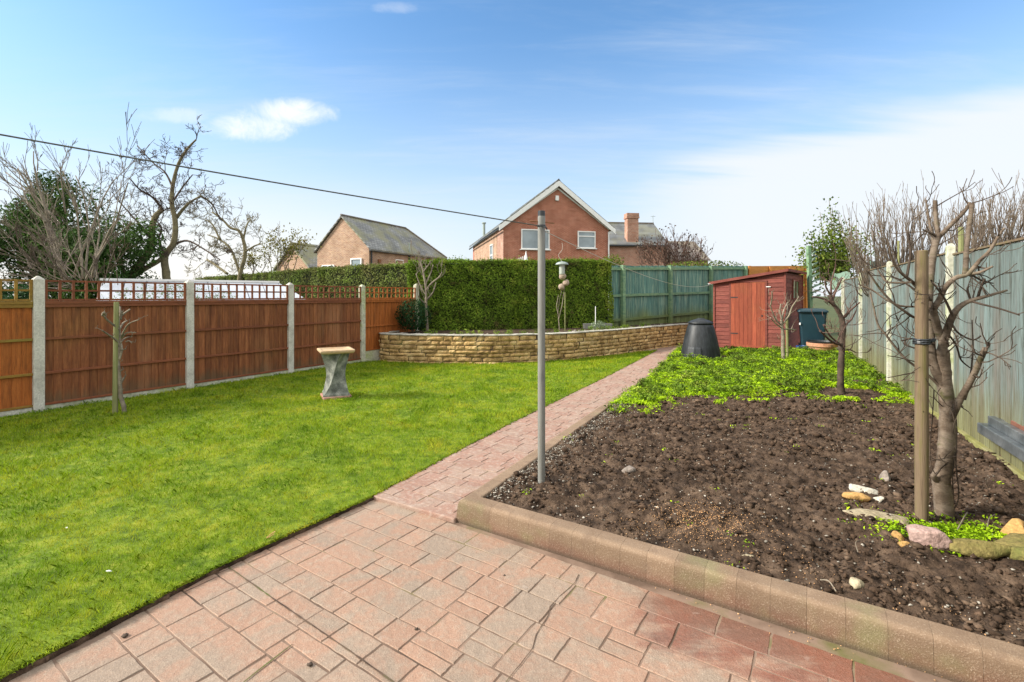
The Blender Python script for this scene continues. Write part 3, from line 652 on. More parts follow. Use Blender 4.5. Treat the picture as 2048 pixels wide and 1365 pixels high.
# ------------------------------------------------------------------ left fence
FD = Vector((.511, .860, 0)).normalized(); FN = Vector((FD.y, -FD.x, 0)); FA = math.atan2(FD.y, FD.x)
FP = [Vector((-6.34, 6.42, 0)) + Vector((.947, 1.593, 0)) * k for k in range(-2, 5)]
def left_fence():
    t = thing('timber_fence', FP[1], 'red-brown timber fence topped with square trellis between concrete posts, left of the lawn', 'fence')
    for i, p in enumerate(FP):
        mb = MB(); w_ = .056; top = 1.80 if i < 6 else 1.86
        c = lambda s, z: [p + FD * (a * s) + FN * (b * s) + Vector((0, 0, z)) for a, b in ((-1, -1), (1, -1), (1, 1), (-1, 1))]
        mb.rings([c(w_, -.1), c(w_ + .001, .9), c(w_, top), c(.012, top + .045)], v=.5)
        mb.build('fence_post', m_concg if i in (5, 6) else m_conc, t, world=True, bevel=.006)
    for i in range(6):
        a, b = FP[i], FP[i + 1]; L = (b - a).length; x0, x1 = .058, L - .058
        fo = i in (1, 5); gb = .28 if i == 5 else .10
        mm = m_fenceo if fo else m_fence; mr = m_railg if i == 1 else (m_rail if not fo else m_fenceo)
        q = lambda s, off, z: a + FD * s + FN * off + Vector((0, 0, z))
        mb = MB(); mb.beam(q(x0, -.005, gb / 2 - .05), q(x1, -.005, gb / 2 - .05), .045, gb + .1, v=.5)
        mb.build('gravel_board', m_concg if i >= 2 else m_conc, t, world=True, bevel=.004)
        mb = MB(); n = 18; bw = (x1 - x0) / n
        for k in range(n):      # feather-edge boards, each lapping the last
            s0 = x0 + k * bw; s1 = s0 + bw * 1.12; s1 = min(s1, x1); mb.v = rv(); bb = len(mb.V); z0, z1 = gb + .004, 1.475 + random.uniform(-.002, .002)
            for s, o1 in ((s0, .012), (s1, .004)):
                for z in (z0, z1): mb.V += [tuple(q(s, o1, z)), tuple(q(s, -.008, z))]
            for f in ((0, 4, 6, 2), (1, 3, 7, 5), (0, 2, 3, 1), (4, 5, 7, 6), (2, 6, 7, 3), (0, 1, 5, 4)): mb.face([bb + j for j in f])
        pn = mb.build('fence_panel', mm, t, world=True)
        if fo: pn['label'] = 'brighter orange boards'
        mb = MB()
        for z in ((.54, 1.0) if i < 5 else (.86,)):
            mb.beam(q(x0, .026, z), q(x1, .026, z), .026, .034, v=rv())
        mb.beam(q(x0, .022, gb + .02), q(x1, .022, gb + .02), .018, .032, v=rv())
        mb.build('rail', mr, t, world=True, bevel=.003)
        mb = MB(); mb.beam(q(x0, .016, 1.487), q(x1, .016, 1.487), .062, .04, v=.4); mb.beam(q(x0, .03, 1.445), q(x1, .03, 1.445), .022, .045, v=.3)
        mb.build('top_rail', mr, t, world=True, bevel=.003)
        mb = MB(); zb, zt = 1.509, 1.795
        for z in (zb + .014, (zb + zt) / 2, zt - .014): mb.beam(q(x0, .004, z), q(x1, .004, z), .018, .026, v=rv())
        n = 13
        for k in range(n):
            s = x0 + .016 + (x1 - x0 - .032) * k / (n - 1); mb.beam(q(s, .0225, zb), q(s, .0225, zt), .030, .016, v=rv(), up=(FN.x, FN.y, 0))
        mb.build('trellis', mr, t, world=True)
left_fence()

# ------------------------------------------------------------------ curved stone retaining wall and raised bed
WP = [Vector(p) for p in ((-3.05, 12.3), (-3.24, 11.75), (-2.9, 11.25), (-2.0, 11.02), (-.9, 10.9), (-.27, 10.94), (1.145, 11.45), (2.0, 12.08), (2.89, 12.83), (4.2, 14.05), (5.47, 15.15), (6.6, 15.9))]
def cr(pts, n=12):
    out = []
    for i in range(len(pts) - 1):
        a, b, c, d = pts[max(i - 1, 0)], pts[i], pts[i + 1], pts[min(i + 2, len(pts) - 1)]
        for k in range(n):
            t = k / n; out.append(.5 * ((2 * b) + (c - a) * t + (2 * a - 5 * b + 4 * c - d) * t * t + (3 * b - a - 3 * c + d) * t ** 3))
    return out + [pts[-1]]
WC = cr(WP); WS = [0]
for a, b in zip(WC, WC[1:]): WS.append(WS[-1] + (b - a).length)
def wat(s):
    s = min(max(s, 0), WS[-1] - 1e-4); i = next(k for k in range(len(WS) - 1) if WS[k + 1] > s)
    d = (WC[i + 1] - WC[i]).normalized(); return WC[i] + d * (s - WS[i]), d
def stone_wall():
    t = thing('retaining_wall', (0, 11, 0), 'curved dry-stone retaining wall of honey-coloured blocks behind the lawn', 'wall')
    mb = MB(); z = -.02; top = .665
    while z < top - .02:
        h = min(random.uniform(.078, .108), top - z)
        if top - z - h < .04: h = top - z
        s = -rv() * .2
        while s < WS[-1]:
            L = random.choice((.18, .26, .34, .46)) * random.uniform(.85, 1.15); s0, s1 = max(s, 0), min(s + L, WS[-1]); s += L
            if s1 - s0 < .03: continue
            mb.v = rv(); g = .004; push = random.uniform(-.012, .018); nx, nz = 5, 3; b = len(mb.V); zl = random.uniform(-.006, .006)
            for j in range(nz + 1):
                for i in range(nx + 1):
                    u = i / nx; v = j / nz; p, d = wat(s0 + g + (s1 - s0 - 2 * g) * u); nrm = Vector((d.y, -d.x))
                    edge = (i in (0, nx)) or (j in (0, nz)); o = push - (.022 if edge else 0) + random.uniform(-.006, .006)
                    zz = z + g + (h - 2 * g) * v + zl * math.sin(u * 3 + s0 * 9) + random.uniform(-.004, .004)
                    mb.V.append((p.x + nrm.x * o, p.y + nrm.y * o, zz))
            for j in range(nz):
                for i in range(nx): q = b + j * (nx + 1) + i; mb.face((q, q + 1, q + nx + 2, q + nx + 1))
        z += h
    w_ = mb.build('stonework', m_wallst, t, world=True)
    mb = MB(); n = 150; rs = []     # dark backing behind the joints
    for k in range(n + 1):
        p, d = wat(WS[-1] * k / n); nr = Vector((d.y, -d.x)); f = p - nr * .030; bk = p - nr * .22
        rs.append([(f.x, f.y, -.03), (f.x, f.y, .66), (bk.x, bk.y, .66), (bk.x, bk.y, -.03)])
    mb.rings([r[::-1] for r in rs]); mb.build('wall_core', m_joint, t, world=True)
    mb = MB(); s = 0
    while s < WS[-1] - .1:       # thin uneven coping
        L = random.uniform(.22, .5); rs = []; mb.v = rv(); zt = random.uniform(.012, .028); o1 = random.uniform(.0, .03)
        for k in range(5):
            p, d = wat(s + .004 + (L - .008) * k / 4); nr = Vector((d.y, -d.x)); f = p + nr * (o1 + random.uniform(-.006, .006)); bk = p - nr * .2
            rs.append([(f.x, f.y, .668), (f.x, f.y, .668 + zt), (bk.x, bk.y, .672 + zt), (bk.x, bk.y, .668)])
        mb.rings([r[::-1] for r in rs]); s += L
    mb.build('coping', m_coping, t, world=True)
stone_wall()
RB = [(p.x + .02 * 0, p.y + .15) for p in WC] + [(9.0, 18.6), (7.0, 18.5), (3.0, 15.6), (-2.6, 14.3), (-3.4, 13.0)]
mb = MB(); mb.prism(RB[::-1], .2, .645, v=.4); kind(mb.build('raised_soil', m_soil))
mb = MB(); mb.prism([(2.8, 14.4), (9.5, 19.2), (14, 24), (-16, 26), (-16, 12.5), (-4.2, 13.6), (-2.6, 14.0)][::-1], -.04, .60, v=.4); kind(mb.build('terrain', m_ground))
x_ = []; y_ = []
for k in range(260):
    p, d = wat(random.uniform(.6, 11)); nr = Vector((d.y, -d.x)); q = p - nr * random.uniform(.2, .7); x_.append(q.x); y_.append(q.y)
x_ = np.array(x_); y_ = np.array(y_)
tag(pebbles('bed_rubble', x_, y_, np.full(len(x_), .66), rng.uniform(.01, .035, len(x_)), m_grit), 'pale rubble and stones on the raised bed behind the wall', 'rubble')

def hedge(name, line, z0, z1, depth, m, dens, label, brown=0.0, ls=.045, z0b=None):
    t = thing(name, (line[0][0], line[0][1], z0), label, 'hedge')
    Cs = []; Ns = []; mb = MB(); mb.v = .5
    for i in range(len(line) - 1):
        a = Vector((*line[i][:2], 0)); b = Vector((*line[i + 1][:2], 0)); d = (b - a); L = d.length; d.normalize(); n = Vector((d.y, -d.x, 0))
        za, zb = line[i][2], line[i + 1][2]
        # front, top, ends
        for area, fn in ((L * (z1 - z0), 'f'), (L * depth, 't'), (depth * (z1 - z0), 'e0'), (depth * (z1 - z0), 'e1'), (L * (z1 - z0) * .25, 'b')):
            k = int(area * dens); u = rng.random(k); v = rng.random(k); r = rng.gamma(1.1, .035, k)
            s = u * L if fn in 'ftb' else (np.full(k, 0.0) if fn == 'e0' else np.full(k, L))
            dp = {'f': np.zeros(k), 'b': np.full(k, depth), 't': v * depth}.get(fn, u * depth)
            top = (za + (zb - za) * s / L)
            zz = z0 + (top - z0) * v if fn != 't' else top.copy()
            bump = (fbm(s * 2.2 + 7 * i, zz * 2.2 + dp * 3, 4) - .5) * .24
            if fn == 't': zz = zz + bump * .7 - r + rng.gamma(1, .022, k); N = np.tile([0, 0, 1.0], (k, 1))
            elif fn == 'f': dp = dp - bump + r; N = np.tile([-0 + n.x, n.y, 0.25], (k, 1))
            elif fn == 'b': N = np.tile([-n.x, -n.y, 0.2], (k, 1))
            else: sg = -1 if fn == 'e0' else 1; s = s + sg * (bump - r); N = np.tile([sg * d.x, sg * d.y, .2], (k, 1))
            X = a.x + d.x * s - n.x * dp; Y = a.y + d.y * s - n.y * dp
            Cs.append(np.stack([X, Y, zz], 1)); Ns.append(unit(N + rng.normal(size=(k, 3)) * .55))
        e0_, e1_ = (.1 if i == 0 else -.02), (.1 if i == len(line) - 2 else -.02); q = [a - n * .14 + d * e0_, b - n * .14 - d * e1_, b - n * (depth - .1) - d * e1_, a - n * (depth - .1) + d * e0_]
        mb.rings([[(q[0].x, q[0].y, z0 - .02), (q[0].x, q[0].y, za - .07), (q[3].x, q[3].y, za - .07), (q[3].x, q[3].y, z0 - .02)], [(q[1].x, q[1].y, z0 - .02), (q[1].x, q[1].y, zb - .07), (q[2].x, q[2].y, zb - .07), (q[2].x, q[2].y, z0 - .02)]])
    C = np.concatenate(Cs); N = np.concatenate(Ns); sz = rng.uniform(.6, 1.4, len(C))
    V, Fc, vv = leafcloud(C, N, ls * sz, ls * .55 * sz, None, .1)
    npmesh('foliage', V, [Fc], m, t, loc=t.location, vals=[vv])
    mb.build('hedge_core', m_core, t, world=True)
    return t
hedge('hedge', [(-2.75, 12.75, 2.50), (.2, 13.45, 2.57), (3.02, 14.35, 2.64)], .64, 2.6, .9, m_hedge, 2600, 'tall clipped dense green hedge behind the stone wall, below the red gabled house', ls=.05)
hedge('hedge', [(-16, 24.2, 2.44), (-10.4, 19.2, 2.46), (-6.2, 15.4, 2.48), (-2.9, 13.55, 2.5)], .55, 2.5, .9, m_hedgeb, 900, 'lower browner clipped hedge running away behind the trellis fence on the left', ls=.06)

# ------------------------------------------------------------------ green close-board fence
GA, GB = Vector((2.98, 14.62, 0)), Vector((7.45, 18.0, 0)); GD = (GB - GA).normalized(); GN = Vector((GD.y, -GD.x, 0)); GL = (GB - GA).length
def green_fence():
    t = thing('board_fence', GA, 'weathered blue-green board fence with exposed posts and rails beside the shed', 'fence')
    zf = lambda s, a, b: a + (b - a) * s / GL
    q = lambda s, off, z: GA + GD * s + GN * off + Vector((0, 0, z))
    LL = GL * 1.47
    mb = MB(); s = 0
    while s < LL:
        w_ = .098; mb.beam(q(s + w_ / 2, -.03 + random.uniform(-.003, .003), .50), q(s + w_ / 2, -.03, zf(s, 2.50, 2.70) + random.uniform(-.01, .012)), .018, w_ - .006, v=rv(), up=(GD.x, GD.y, 0)); s += w_ + .001
    mb.build('board_panel', m_gfen, t, world=True)
    for fr in (.095, .533, .985, 1.44):
        s = GL * fr; mb = MB(); w_ = .06
        c = lambda z: [q(s + a * w_, .065 + b * w_, z) for a, b in ((-1, -1), (-1, 1), (1, 1), (1, -1))]
        mb.rings([c(.5), c(zf(s, 2.51, 2.70))], v=rv()); mb.build('fence_post', m_gpost, t, world=True, bevel=.006)
    for za, zb in ((.82, .98), (1.58, 1.70), (2.40, 2.60)):
        mb = MB(); mb.beam(q(0, .022, za), q(LL, .022, zf(LL, za, zb)), .05, .085, v=rv(), up=(0, 0, 1)); mb.build('rail', m_gpost, t, world=True, bevel=.004)
green_fence()
# new orange fence beyond the shed
def orange_fence():
    a, b = Vector((9.55, 19.6, 0)), Vector((13.0, 21.2, 0)); t = thing('orange_fence', a, 'new orange horizontal-board fence rising behind the shed', 'fence')
    mb = MB()
    for k in range(13):
        z = .6 + k * .175; mb.beam(a + Vector((0, 0, z)), b + Vector((0, 0, z + .12)), .02 + .01 * (k % 2), .178, v=rv())
    mb.build('board_panel', m_orfence, t, world=True)
    for f in (.03, .36, .68, .97):
        p = a.lerp(b, f) + Vector((.04, -.07, 0)); mb = MB(); mb.box((p.x, p.y, 1.7), (.09, .08, 2.2), v=.4); mb.build('fence_post', m_orfence, t, world=True)
orange_fence()

# ------------------------------------------------------------------ right fence
RD = Vector((1.45, 2.71, 0)).normalized(); RN = Vector((-RD.y, RD.x, 0))      # RN points into the garden
def right_fence():
    t = thing('weathered_fence', Vector((4.87, 5.32, 0)), 'tall weathered fence of faded blue and grey boards between pale concrete posts', 'fence')
    a0 = Vector((4.90, 5.32, 0)); q = lambda s, off, z: a0 + RD * s + RN * off + Vector((0, 0, z))
    st = [-5.9, -2.95, 0, 3.07, 5.9, 8.78]
    tops = [2.02, 2.02, 2.05, 2.08, 1.99]
    for i in range(5):
        mb = MB(); s = st[i] + .05; zt = tops[i]
        while s < st[i + 1] - .06:
            w_ = random.choice((.105, .11, .118)); lo_ = .007 * (len(mb.Fc) // 6 % 2) + random.uniform(-.002, .002); mb.beam(q(s + w_ / 2, lo_, .10), q(s + w_ / 2, lo_, zt + random.uniform(-.012, .012)), .016, w_ - .003, v=rv(), up=(RD.x, RD.y, 0)); s += w_
        mb.build('board_panel', m_teal, t, world=True)
        mb = MB(); mb.beam(q(st[i] + .05, .03, .08), q(st[i + 1] - .05, .03, .08), .05, .17, v=.5); mb.build('gravel_board', m_mossboard, t, world=True, bevel=.006)
        mb = MB(); mb.beam(q(st[i] + .04, .003, zt + .018), q(st[i + 1] - .04, .003, zt + .018), .045, .018, v=.8); mb.build('capping', m_stake, t, world=True)
        mb = MB(); mb.beam(q(st[i] + .05, -.06, zt - .1), q(st[i + 1] - .05, -.06, zt - .1), .05, .08, v=.5); mb.build('rail', m_gpost, t, world=True)
    for i, s in enumerate(st):
        mb = MB(); w_ = .036; zt = 2.13 if i < 4 else 2.06
        c = lambda z, e=1: [q(s + a * w_ * e, .03 + b * w_ * e, z) for a, b in ((-1, -1), (1, -1), (1, 1), (-1, 1))]
        mb.rings([c(-.05)[::-1], c(zt)[::-1], c(zt + .03, .4)[::-1]], v=.5); mb.build('fence_post', m_concg, t, world=True, bevel=.006)
right_fence()

# ------------------------------------------------------------------ shed
def shed():
    ang = math.atan2(.648, -.76); t = thing('garden_shed', (7.5, 13.2, .033), 'red-stained timber shed with sloping roof and orange-red door at the path end', 'shed', rz=ang)
    Wd, Dp, hC, hL = 1.86, 2.5, 2.22, 1.93
    hgt = lambda x: hC + (hL - hC) * x / Wd
    mb = MB(); bh = .118
    def lap(p0, p1, nrm, z0, z1, ztop):       # one shiplap row on a wall between two plan points
        z = z0; p0, p1 = Vector(p0), Vector(p1); n = Vector(nrm)
        while z < z1:
            zt = min(z + bh, z1); mb.v = rv(); b = len(mb.V)
            za = [min(zt, ztop(p0.x) if ztop else zt), min(zt, ztop(p1.x) if ztop else zt)]
            if max(za) - z < .01: break
            for (p, tt) in ((p0, za[0]), (p1, za[1])):
                tt = max(tt, z + .001)
                mb.V += [(p.x + n.x * .016, p.y + n.y * .016, z), (p.x + n.x * .003, p.y + n.y * .003, tt), (p.x - n.x * .01, p.y - n.y * .01, tt), (p.x - n.x * .01, p.y - n.y * .01, z)]
            for f in ((0, 1, 5, 4), (1, 2, 6, 5), (3, 0, 4, 7), (0, 3, 2, 1), (4, 5, 6, 7)): mb.face([b + j for j in f])
            z += bh
    lap((0, 0), (.46, 0), (0, 1), .02, hC - .03, lambda x: hgt(x) - .02)
    lap((1.41, 0), (Wd, 0), (0, 1), .02, hC, lambda x: hgt(x) - .02)
    lap((.46, 0), (1.41, 0), (0, 1), 1.935, hC, lambda x: hgt(x) - .02)
    lap((0, 0), (0, -Dp), (-1, 0), .02, hC - .03, None)
    lap((Wd, 0), (Wd, -Dp), (1, 0), .02, hL - .03, None)
    lap((0, -Dp), (Wd, -Dp), (0, -1), .02, hC, lambda x: hgt(x) - .02)
    mb.build('cladding', m_shed, t)
    for (x, y, h) in ((-.012, .012, hC - .02), (Wd + .012, .012, hL - .02), (-.012, -Dp - .012, hC - .02)):
        mb = MB(); mb.box((x, y, h / 2), (.05, .05, h), v=rv()); mb.build('corner_post', m_shed, t, bevel=.004)
    # door: vertical boards standing proud, plus frame and small fittings
    mb = MB(); x = .475
    for k in range(8):
        w_ = (1.395 - .475) / 8; mb.box((x + w_ / 2, .022, 1.0), (w_ - .004, .018, 1.85), v=rv()); x += w_
    d = mb.build('door', m_sheddoor, t, bevel=.003)
    mb = MB(); mb.box((.935, .034, .10), (.93, .012, .07), v=.3); mb.build('weatherboard', m_sheddoor, d, bevel=.003)
    mb = MB(); mb.box((.56, .036, .98), (.03, .01, .05), v=.3); mb.build('lock', m_black, d)
    for z in (.45, 1.5):
        mb = MB(); mb.box((1.30, .034, z), (.2, .006, .03), v=.3); mb.build('hinge', m_black, d)
    for a, b in (((.452, .016, .05), (.452, .016, 1.95)), ((1.42, .016, .05), (1.42, .016, 1.95))):
        mb = MB(); mb.beam(a, b, .05, .03, v=.2, up=(0, 1, 0)); mb.build('door_frame', m_shed, t)
    mb = MB(); mb.beam((.43, .018, 1.955), (1.44, .018, 1.955), .035, .04, v=.2); mb.build('door_frame', m_shed, t)
    mb = MB(); mb.box((.40, .03, 1.80), (.11, .02, .02), v=.5); mb.build('turn_button', m_white, t)
    # window in the side wall
    fr = MB()
    for (y0, y1, z0, z1) in ((-.93, -1.85, 1.43, 1.48), (-.93, -1.85, 1.97, 2.02), (-.93, -.985, 1.48, 1.97), (-1.795, -1.85, 1.48, 1.97), (-1.36, -1.40, 1.48, 1.97)):
        fr.box((-.026, (y0 + y1) / 2, (z0 + z1) / 2), (.03, abs(y1 - y0), z1 - z0), v=rv())
    wn = fr.build('window', m_shed, t); pb = MB(); pb.box((-.018, -1.39, 1.725), (.006, .86, .50)); pb.build('pane', m_mossglass, wn)
    # roof slab with overhang and a fascia
    mb = MB(); a = Vector((-.10, .09, hgt(-.10) + .012)); rs = []
    for x in (-.10, Wd + .12):
        z = hgt(x) + .012; rs.append([(x, .10, z), (x, .10, z + .035), (x, -Dp - .1, z + .035), (x, -Dp - .1, z)])
    mb.rings(rs, v=.5); rf = mb.build('roof', m_shedroof, t)
    mb = MB(); mb.beam((-.11, .115, hgt(-.11) + .014), (Wd + .13, .115, hgt(Wd + .13) + .014), .022, .075, v=.6); mb.build('fascia', m_shed, t)
    mb = MB(); mb.beam((-.115, .10, hgt(-.115) + .012), (-.115, -Dp - .1, hgt(-.115) + .012), .02, .07, v=.6); mb.build('fascia', m_shed, t)
    mb = MB(); p = (Wd + .09, .125, hL - .02); mb.tube([p, (p[0] + .04, p[1] + .03, p[2] - .02), (p[0] + .06, p[1] + .0, p[2] + .01)], .008, 6); mb.build('hook', m_white, t)
    return t
shed()

# ------------------------------------------------------------------ bins and pots
def compost():
    t = thing('compost_bin', (4.44, 11.30, .12), 'black plastic compost bin with domed lid at the corner of the weed bed', 'compost bin', rz=R(12))
    mb = MB(); n = 48; rs = []
    for z, r in ((-.02, .455), (.0, .46), (.03, .455), (.15, .44), (.45, .375), (.70, .305), (.755, .285), (.775, .262)):
        ring = []
        for i in range(n):
            a = 2 * math.pi * i / n; c8 = math.cos(4 * a); rr_ = r * (1 + .015 * c8) * (1 + (.012 if (i // 3) % 2 else 0) * (1 if .05 < z < .74 else 0))
            ring.append((rr_ * math.cos(a), rr_ * math.sin(a), z))
        rs.append(ring)
    mb.rings(rs, v=.5); mb.build('bin_body', m_bin, t, smooth=True)
    mb = MB(); mb.lathe([(.262, .775), (.285, .778), (.290, .795), (.285, .815), (.20, .855), (.09, .888), (.085, .90), (.04, .905), (.0001, .906)], n=32, v=.6); lid = mb.build('lid', m_bin, t, smooth=True)
    mb = MB()
    a0 = R(218); 
    for k in range(2):
        pass
    rs = []
    for z, r in ((.02, .478), (.10, .465), (.24, .44), (.27, .42)):
        rs.append([(r * math.cos(a0 + u) * (1 + w_), r * math.sin(a0 + u) * (1 + w_), z) for u, w_ in ((-.33, -.02), (-.33, .03), (0, .055), (.33, .03), (.33, -.02))])
    mb.rings(rs, v=.3, cap0=True, cap1=True); mb.build('hatch', m_black, t)
compost(); bpy.data.objects['compost_bin'].scale = (.98, .98, 1.03)
def rrect(hx, hy, r, z, cx=0, cy=0, n=5):
    pts = []
    for sx, sy, a0 in ((1, 1, 0), (-1, 1, 90), (-1, -1, 180), (1, -1, 270)):
        for k in range(n + 1):
            a = R(a0 + 90 * k / n); pts.append((cx + sx * (hx - r) + r * math.cos(a), cy + sy * (hy - r) + r * math.sin(a), z))
    return pts
def wheelie():
    t = thing('wheelie_bin', (8.20, 13.12, .033), 'dark teal wheelie bin beside the red shed', 'bin', rz=R(-28))
    mb = MB(); mb.rings([rrect(.225, .25, .05, .03), rrect(.235, .26, .05, .10), rrect(.285, .32, .05, .93), rrect(.295, .335, .04, .95), rrect(.295, .335, .04, .975)], v=.5); mb.build('bin_body', m_wheelie, t, smooth=False, bevel=.006)
    mb = MB(); mb.rings([rrect(.315, .36, .05, .975, cy=-.01), rrect(.322, .37, .05, .99, cy=-.01), rrect(.315, .36, .06, 1.02, cy=-.01), rrect(.25, .30, .08, 1.055, cy=0), rrect(.14, .18, .06, 1.065)], v=.6)
    mb.build('lid', m_wheelie, t, smooth=False, bevel=.01)
    mb = MB(); mb.tube([(-.22, .40, .99), (-.2, .43, .99), (.2, .43, .99), (.22, .40, .99)], .016, 8); mb.build('handle', m_wheelie, t)
    for s in (-1, 1):
        mb = MB(); mb.rings([[(s * .25 + o, .27 + .1 * math.cos(2 * math.pi * k / 20), .10 + .1 * math.sin(2 * math.pi * k / 20)) for k in range(20)] for o in (-.025, .025)]); mb.build('wheel', m_black, t)
    mb = MB(); mb.box((-.275, -.33, .70), (.03, .012, .05)); mb.build('label_plate', m_white, t)
wheelie(); bpy.data.objects['wheelie_bin'].scale = (1.1, 1.05, 1.13)
t = thing('terracotta_pot', (8.02, 12.42, .033), 'wide terracotta pot with black plastic tub inside, in front of the wheelie bin', 'plant pot')
mb = MB(); mb.lathe([(.24, 0), (.26, .02), (.315, .24), (.345, .245), (.35, .33), (.33, .335), (.318, .33), (.30, .20)], n=36, cap1=False); mb.build('pot', m_terra, t, smooth=False, bevel=.003)
mb = MB(); mb.lathe([(.24, .18), (.30, .33), (.325, .375), (.332, .38), (.325, .36), (.29, .30), (.22, .21), (.0001, .20)], n=36, cap0=False); mb.build('tub', m_black, t)
t = thing('blue_pot', (7.60, 12.60, .033), 'small glazed blue pot left of the terracotta pot', 'plant pot')
mb = MB(); mb.lathe([(.075, 0), (.09, .01), (.12, .19), (.13, .20), (.13, .235), (.115, .24), (.10, .18), (.0001, .17)], n=24); mb.build('pot', m_blue, t)

# ------------------------------------------------------------------ bird bath
def birdbath():
    p = Vector((-2.68, 7.30, .03)); t = thing('bird_bath', p, 'stone bird bath with twisted grey pedestal standing on the lawn', 'bird bath', rz=R(28))
    mb = MB(); mb.box((0, 0, .02), (.40, .40, .07), v=.5); mb.build('base', m_bathfoot, t, bevel=.012)
    mb = MB(); rs = []; n = 26
    for k in range(n + 1):
        u = k / n; z = .055 + .64 * u; s = .098 + (.085 if u < .5 else .062) * abs(2 * (u - .5)) ** 1.7; a = R(62) * (u - .1)
        if u < .06: s = .185
        ring = []
        for c in range(4):
            for e in range(5):
                p0 = Vector((math.cos(R(45 + 90 * c)), math.sin(R(45 + 90 * c)))) * 1.414 * s; p1 = Vector((math.cos(R(135 + 90 * c)), math.sin(R(135 + 90 * c)))) * 1.414 * s
                q = p0.lerp(p1, e / 5) * (1 - .12 * math.sin(math.pi * e / 5) * math.sin(math.pi * u)); ring.append((q.x * math.cos(a) - q.y * math.sin(a), q.x * math.sin(a) + q.y * math.cos(a), z))
        rs.append(ring)
    mb.rings(rs, v=.5); mb.build('pedestal', m_bathst, t, bevel=0)
    mb = MB(); mb.rings([rrect(.225, .225, .02, .690), rrect(.245, .245, .02, .715), rrect(.245, .245, .02, .742), rrect(.215, .215, .02, .747), rrect(.19, .19, .05, .728), rrect(.06, .06, .03, .722)], v=.5); mb.build('basin', m_bathtop, t, bevel=.006)
birdbath()
x_, y_ = scatter([(-3.0, 7.0), (-2.35, 6.95), (-2.3, 7.6), (-3.0, 7.65)], lambda x, y: np.full(x.shape, 900.0))
tufts('grass_fringe', x_, y_, np.full(len(x_), .035), 6, .045, .006, .012, np.full(len(x_), .03), m_grass, 'longer dark grass round the foot of the bird bath', 'grass', up=-.2)

# ------------------------------------------------------------------ washing-line pole, lines, feeder
def pole():
    t = thing('washing_line_pole', (.226, 3.68, .10), 'tall grey wooden washing line pole with black cap at the bed corner', 'pole')
    mb = MB(); mb.lathe([(.0285, -.05), (.0285, 2.085), (.027, 2.09)], n=20); mb.build('shaft', m_pole, t, smooth=False)
    mb = MB(); mb.lathe([(.0265, 2.088), (.0275, 2.09), (.027, 2.128), (.024, 2.131), (.0001, 2.132)], n=20); mb.build('cap', m_black, t, smooth=False)
    mb = MB(); mb.tube([(-.092, -.015, 2.052), (0, 0, 2.046), (.100, .016, 2.038)], .0055, 8); mb.build('crossbar', m_rust, t)
    mb = MB(); mb.lathe([(.0285, 2.005), (.033, 2.008), (.033, 2.02), (.0285, 2.023)], n=20, cap0=False, cap1=False); mb.tube([(0, -.03, 2.01), (.03, -.045, 2.0), (.04, -.03, 1.985)], .006, 6); mb.build('collar', m_black, t)
pole()
pt = Vector((.226 - .03, 3.66, 2.115)); far = P(0, 255, 2.3); d_ = far - pt
mb = MB(); pts = [pt + d_ * (u * 1.9) - Vector((0, 0, .10 * math.sin(math.pi * u) * .35)) for u in [i / 24 for i in range(25)]]; mb.tube(pts, .0042, 6)
o = mb.build('washing_line', m_rope); tag(o, 'dark washing line running from the pole up to the upper left', 'washing line')
hook = Vector((7.5, 13.2, 0)) + Vector((-.76, .648, 0)).normalized() * 1.97 + Vector((.0, -.1, 1.93))
a = Vector((.226 + .03, 3.69, 2.075)); pts = [a.lerp(hook, u) - Vector((0, 0, .36 * 4 * u * (1 - u) * .62)) for u in [(i / 40) ** 1.5 for i in range(41)]]
mb = MB(); mb.tube(pts, .0034, 5); o = mb.build('sagging_line', m_rope2); tag(o, 'thin pale line sagging from the pole across to the shed corner', 'washing line')
# hanging wire + feeder with dome baffle
fp = P(1124, 486, 4.06)
t = thing('bird_feeder', (fp.x, fp.y, fp.z), 'domed green bird feeder hanging on a wire from the pale line', 'bird feeder')
mb = MB(); mb.tube([(0, 0, .0), (.006, 0, -.03), (.004, 0, -.055), (-.018, 0, -.085), (-.030, 0, -.10), (-.028, 0, -.115), (-.005, 0, -.15), (0, 0, -.165)], .0018, 5); mb.build('wire', m_rope2, t)
mb = MB(); mb.lathe([(.054, -.186), (.055, -.183), (.048, -.172), (.03, -.163), (.01, -.159), (.0001, -.158)], n=24, cap0=False); mb.build('dome', m_galv, t, smooth=True)
mb = MB(); mb.lathe([(.020, -.270), (.024, -.262), (.024, -.175), (.02, -.170)], n=16); mb.build('seed_tube', m_seedglass, t, smooth=False)

# ------------------------------------------------------------------ things in the raised bed
wb = P(1124, 662, 11.9); wb.z = .655
t = thing('wicker_ball_ornament', wb, 'three brown wicker balls clustered on twig stems in the raised bed', 'garden ornament')
for (px, py, r) in ((1125, 553, .088), (1132, 566, .080), (1123, 574, .078)):
    c = P(px, py, 11.9 + random.uniform(-.05, .05)) - wb; V0, F0 = ico(3); V = V0 * r * (1 + .05 * rng.normal(size=(len(V0), 1))) + np.array(c)
    npmesh('wicker_ball', V, [F0], m_wicker, t, smooth=True)
for pts in (((1119, 660), (1116, 625), (1119, 600), (1124, 580)), ((1117, 640), (1124, 612), (1129, 575)), ((1116, 628), (1113, 612), (1117, 590))):
    mb = MB(); mb.tube([P(x, y, 11.9 + .02 * i) - wb for i, (x, y) in enumerate(pts)], [.012, .010, .008, .006][:len(pts)], 5); mb.build('stem', m_barkp, t)
mb = MB(); mb.tube([P(1130, 662, 11.85), P(1130, 585, 11.85)], .011, 6); tag(mb.build('bamboo_cane', m_stakeg), 'yellow-green bamboo cane standing beside the wicker balls', 'cane')
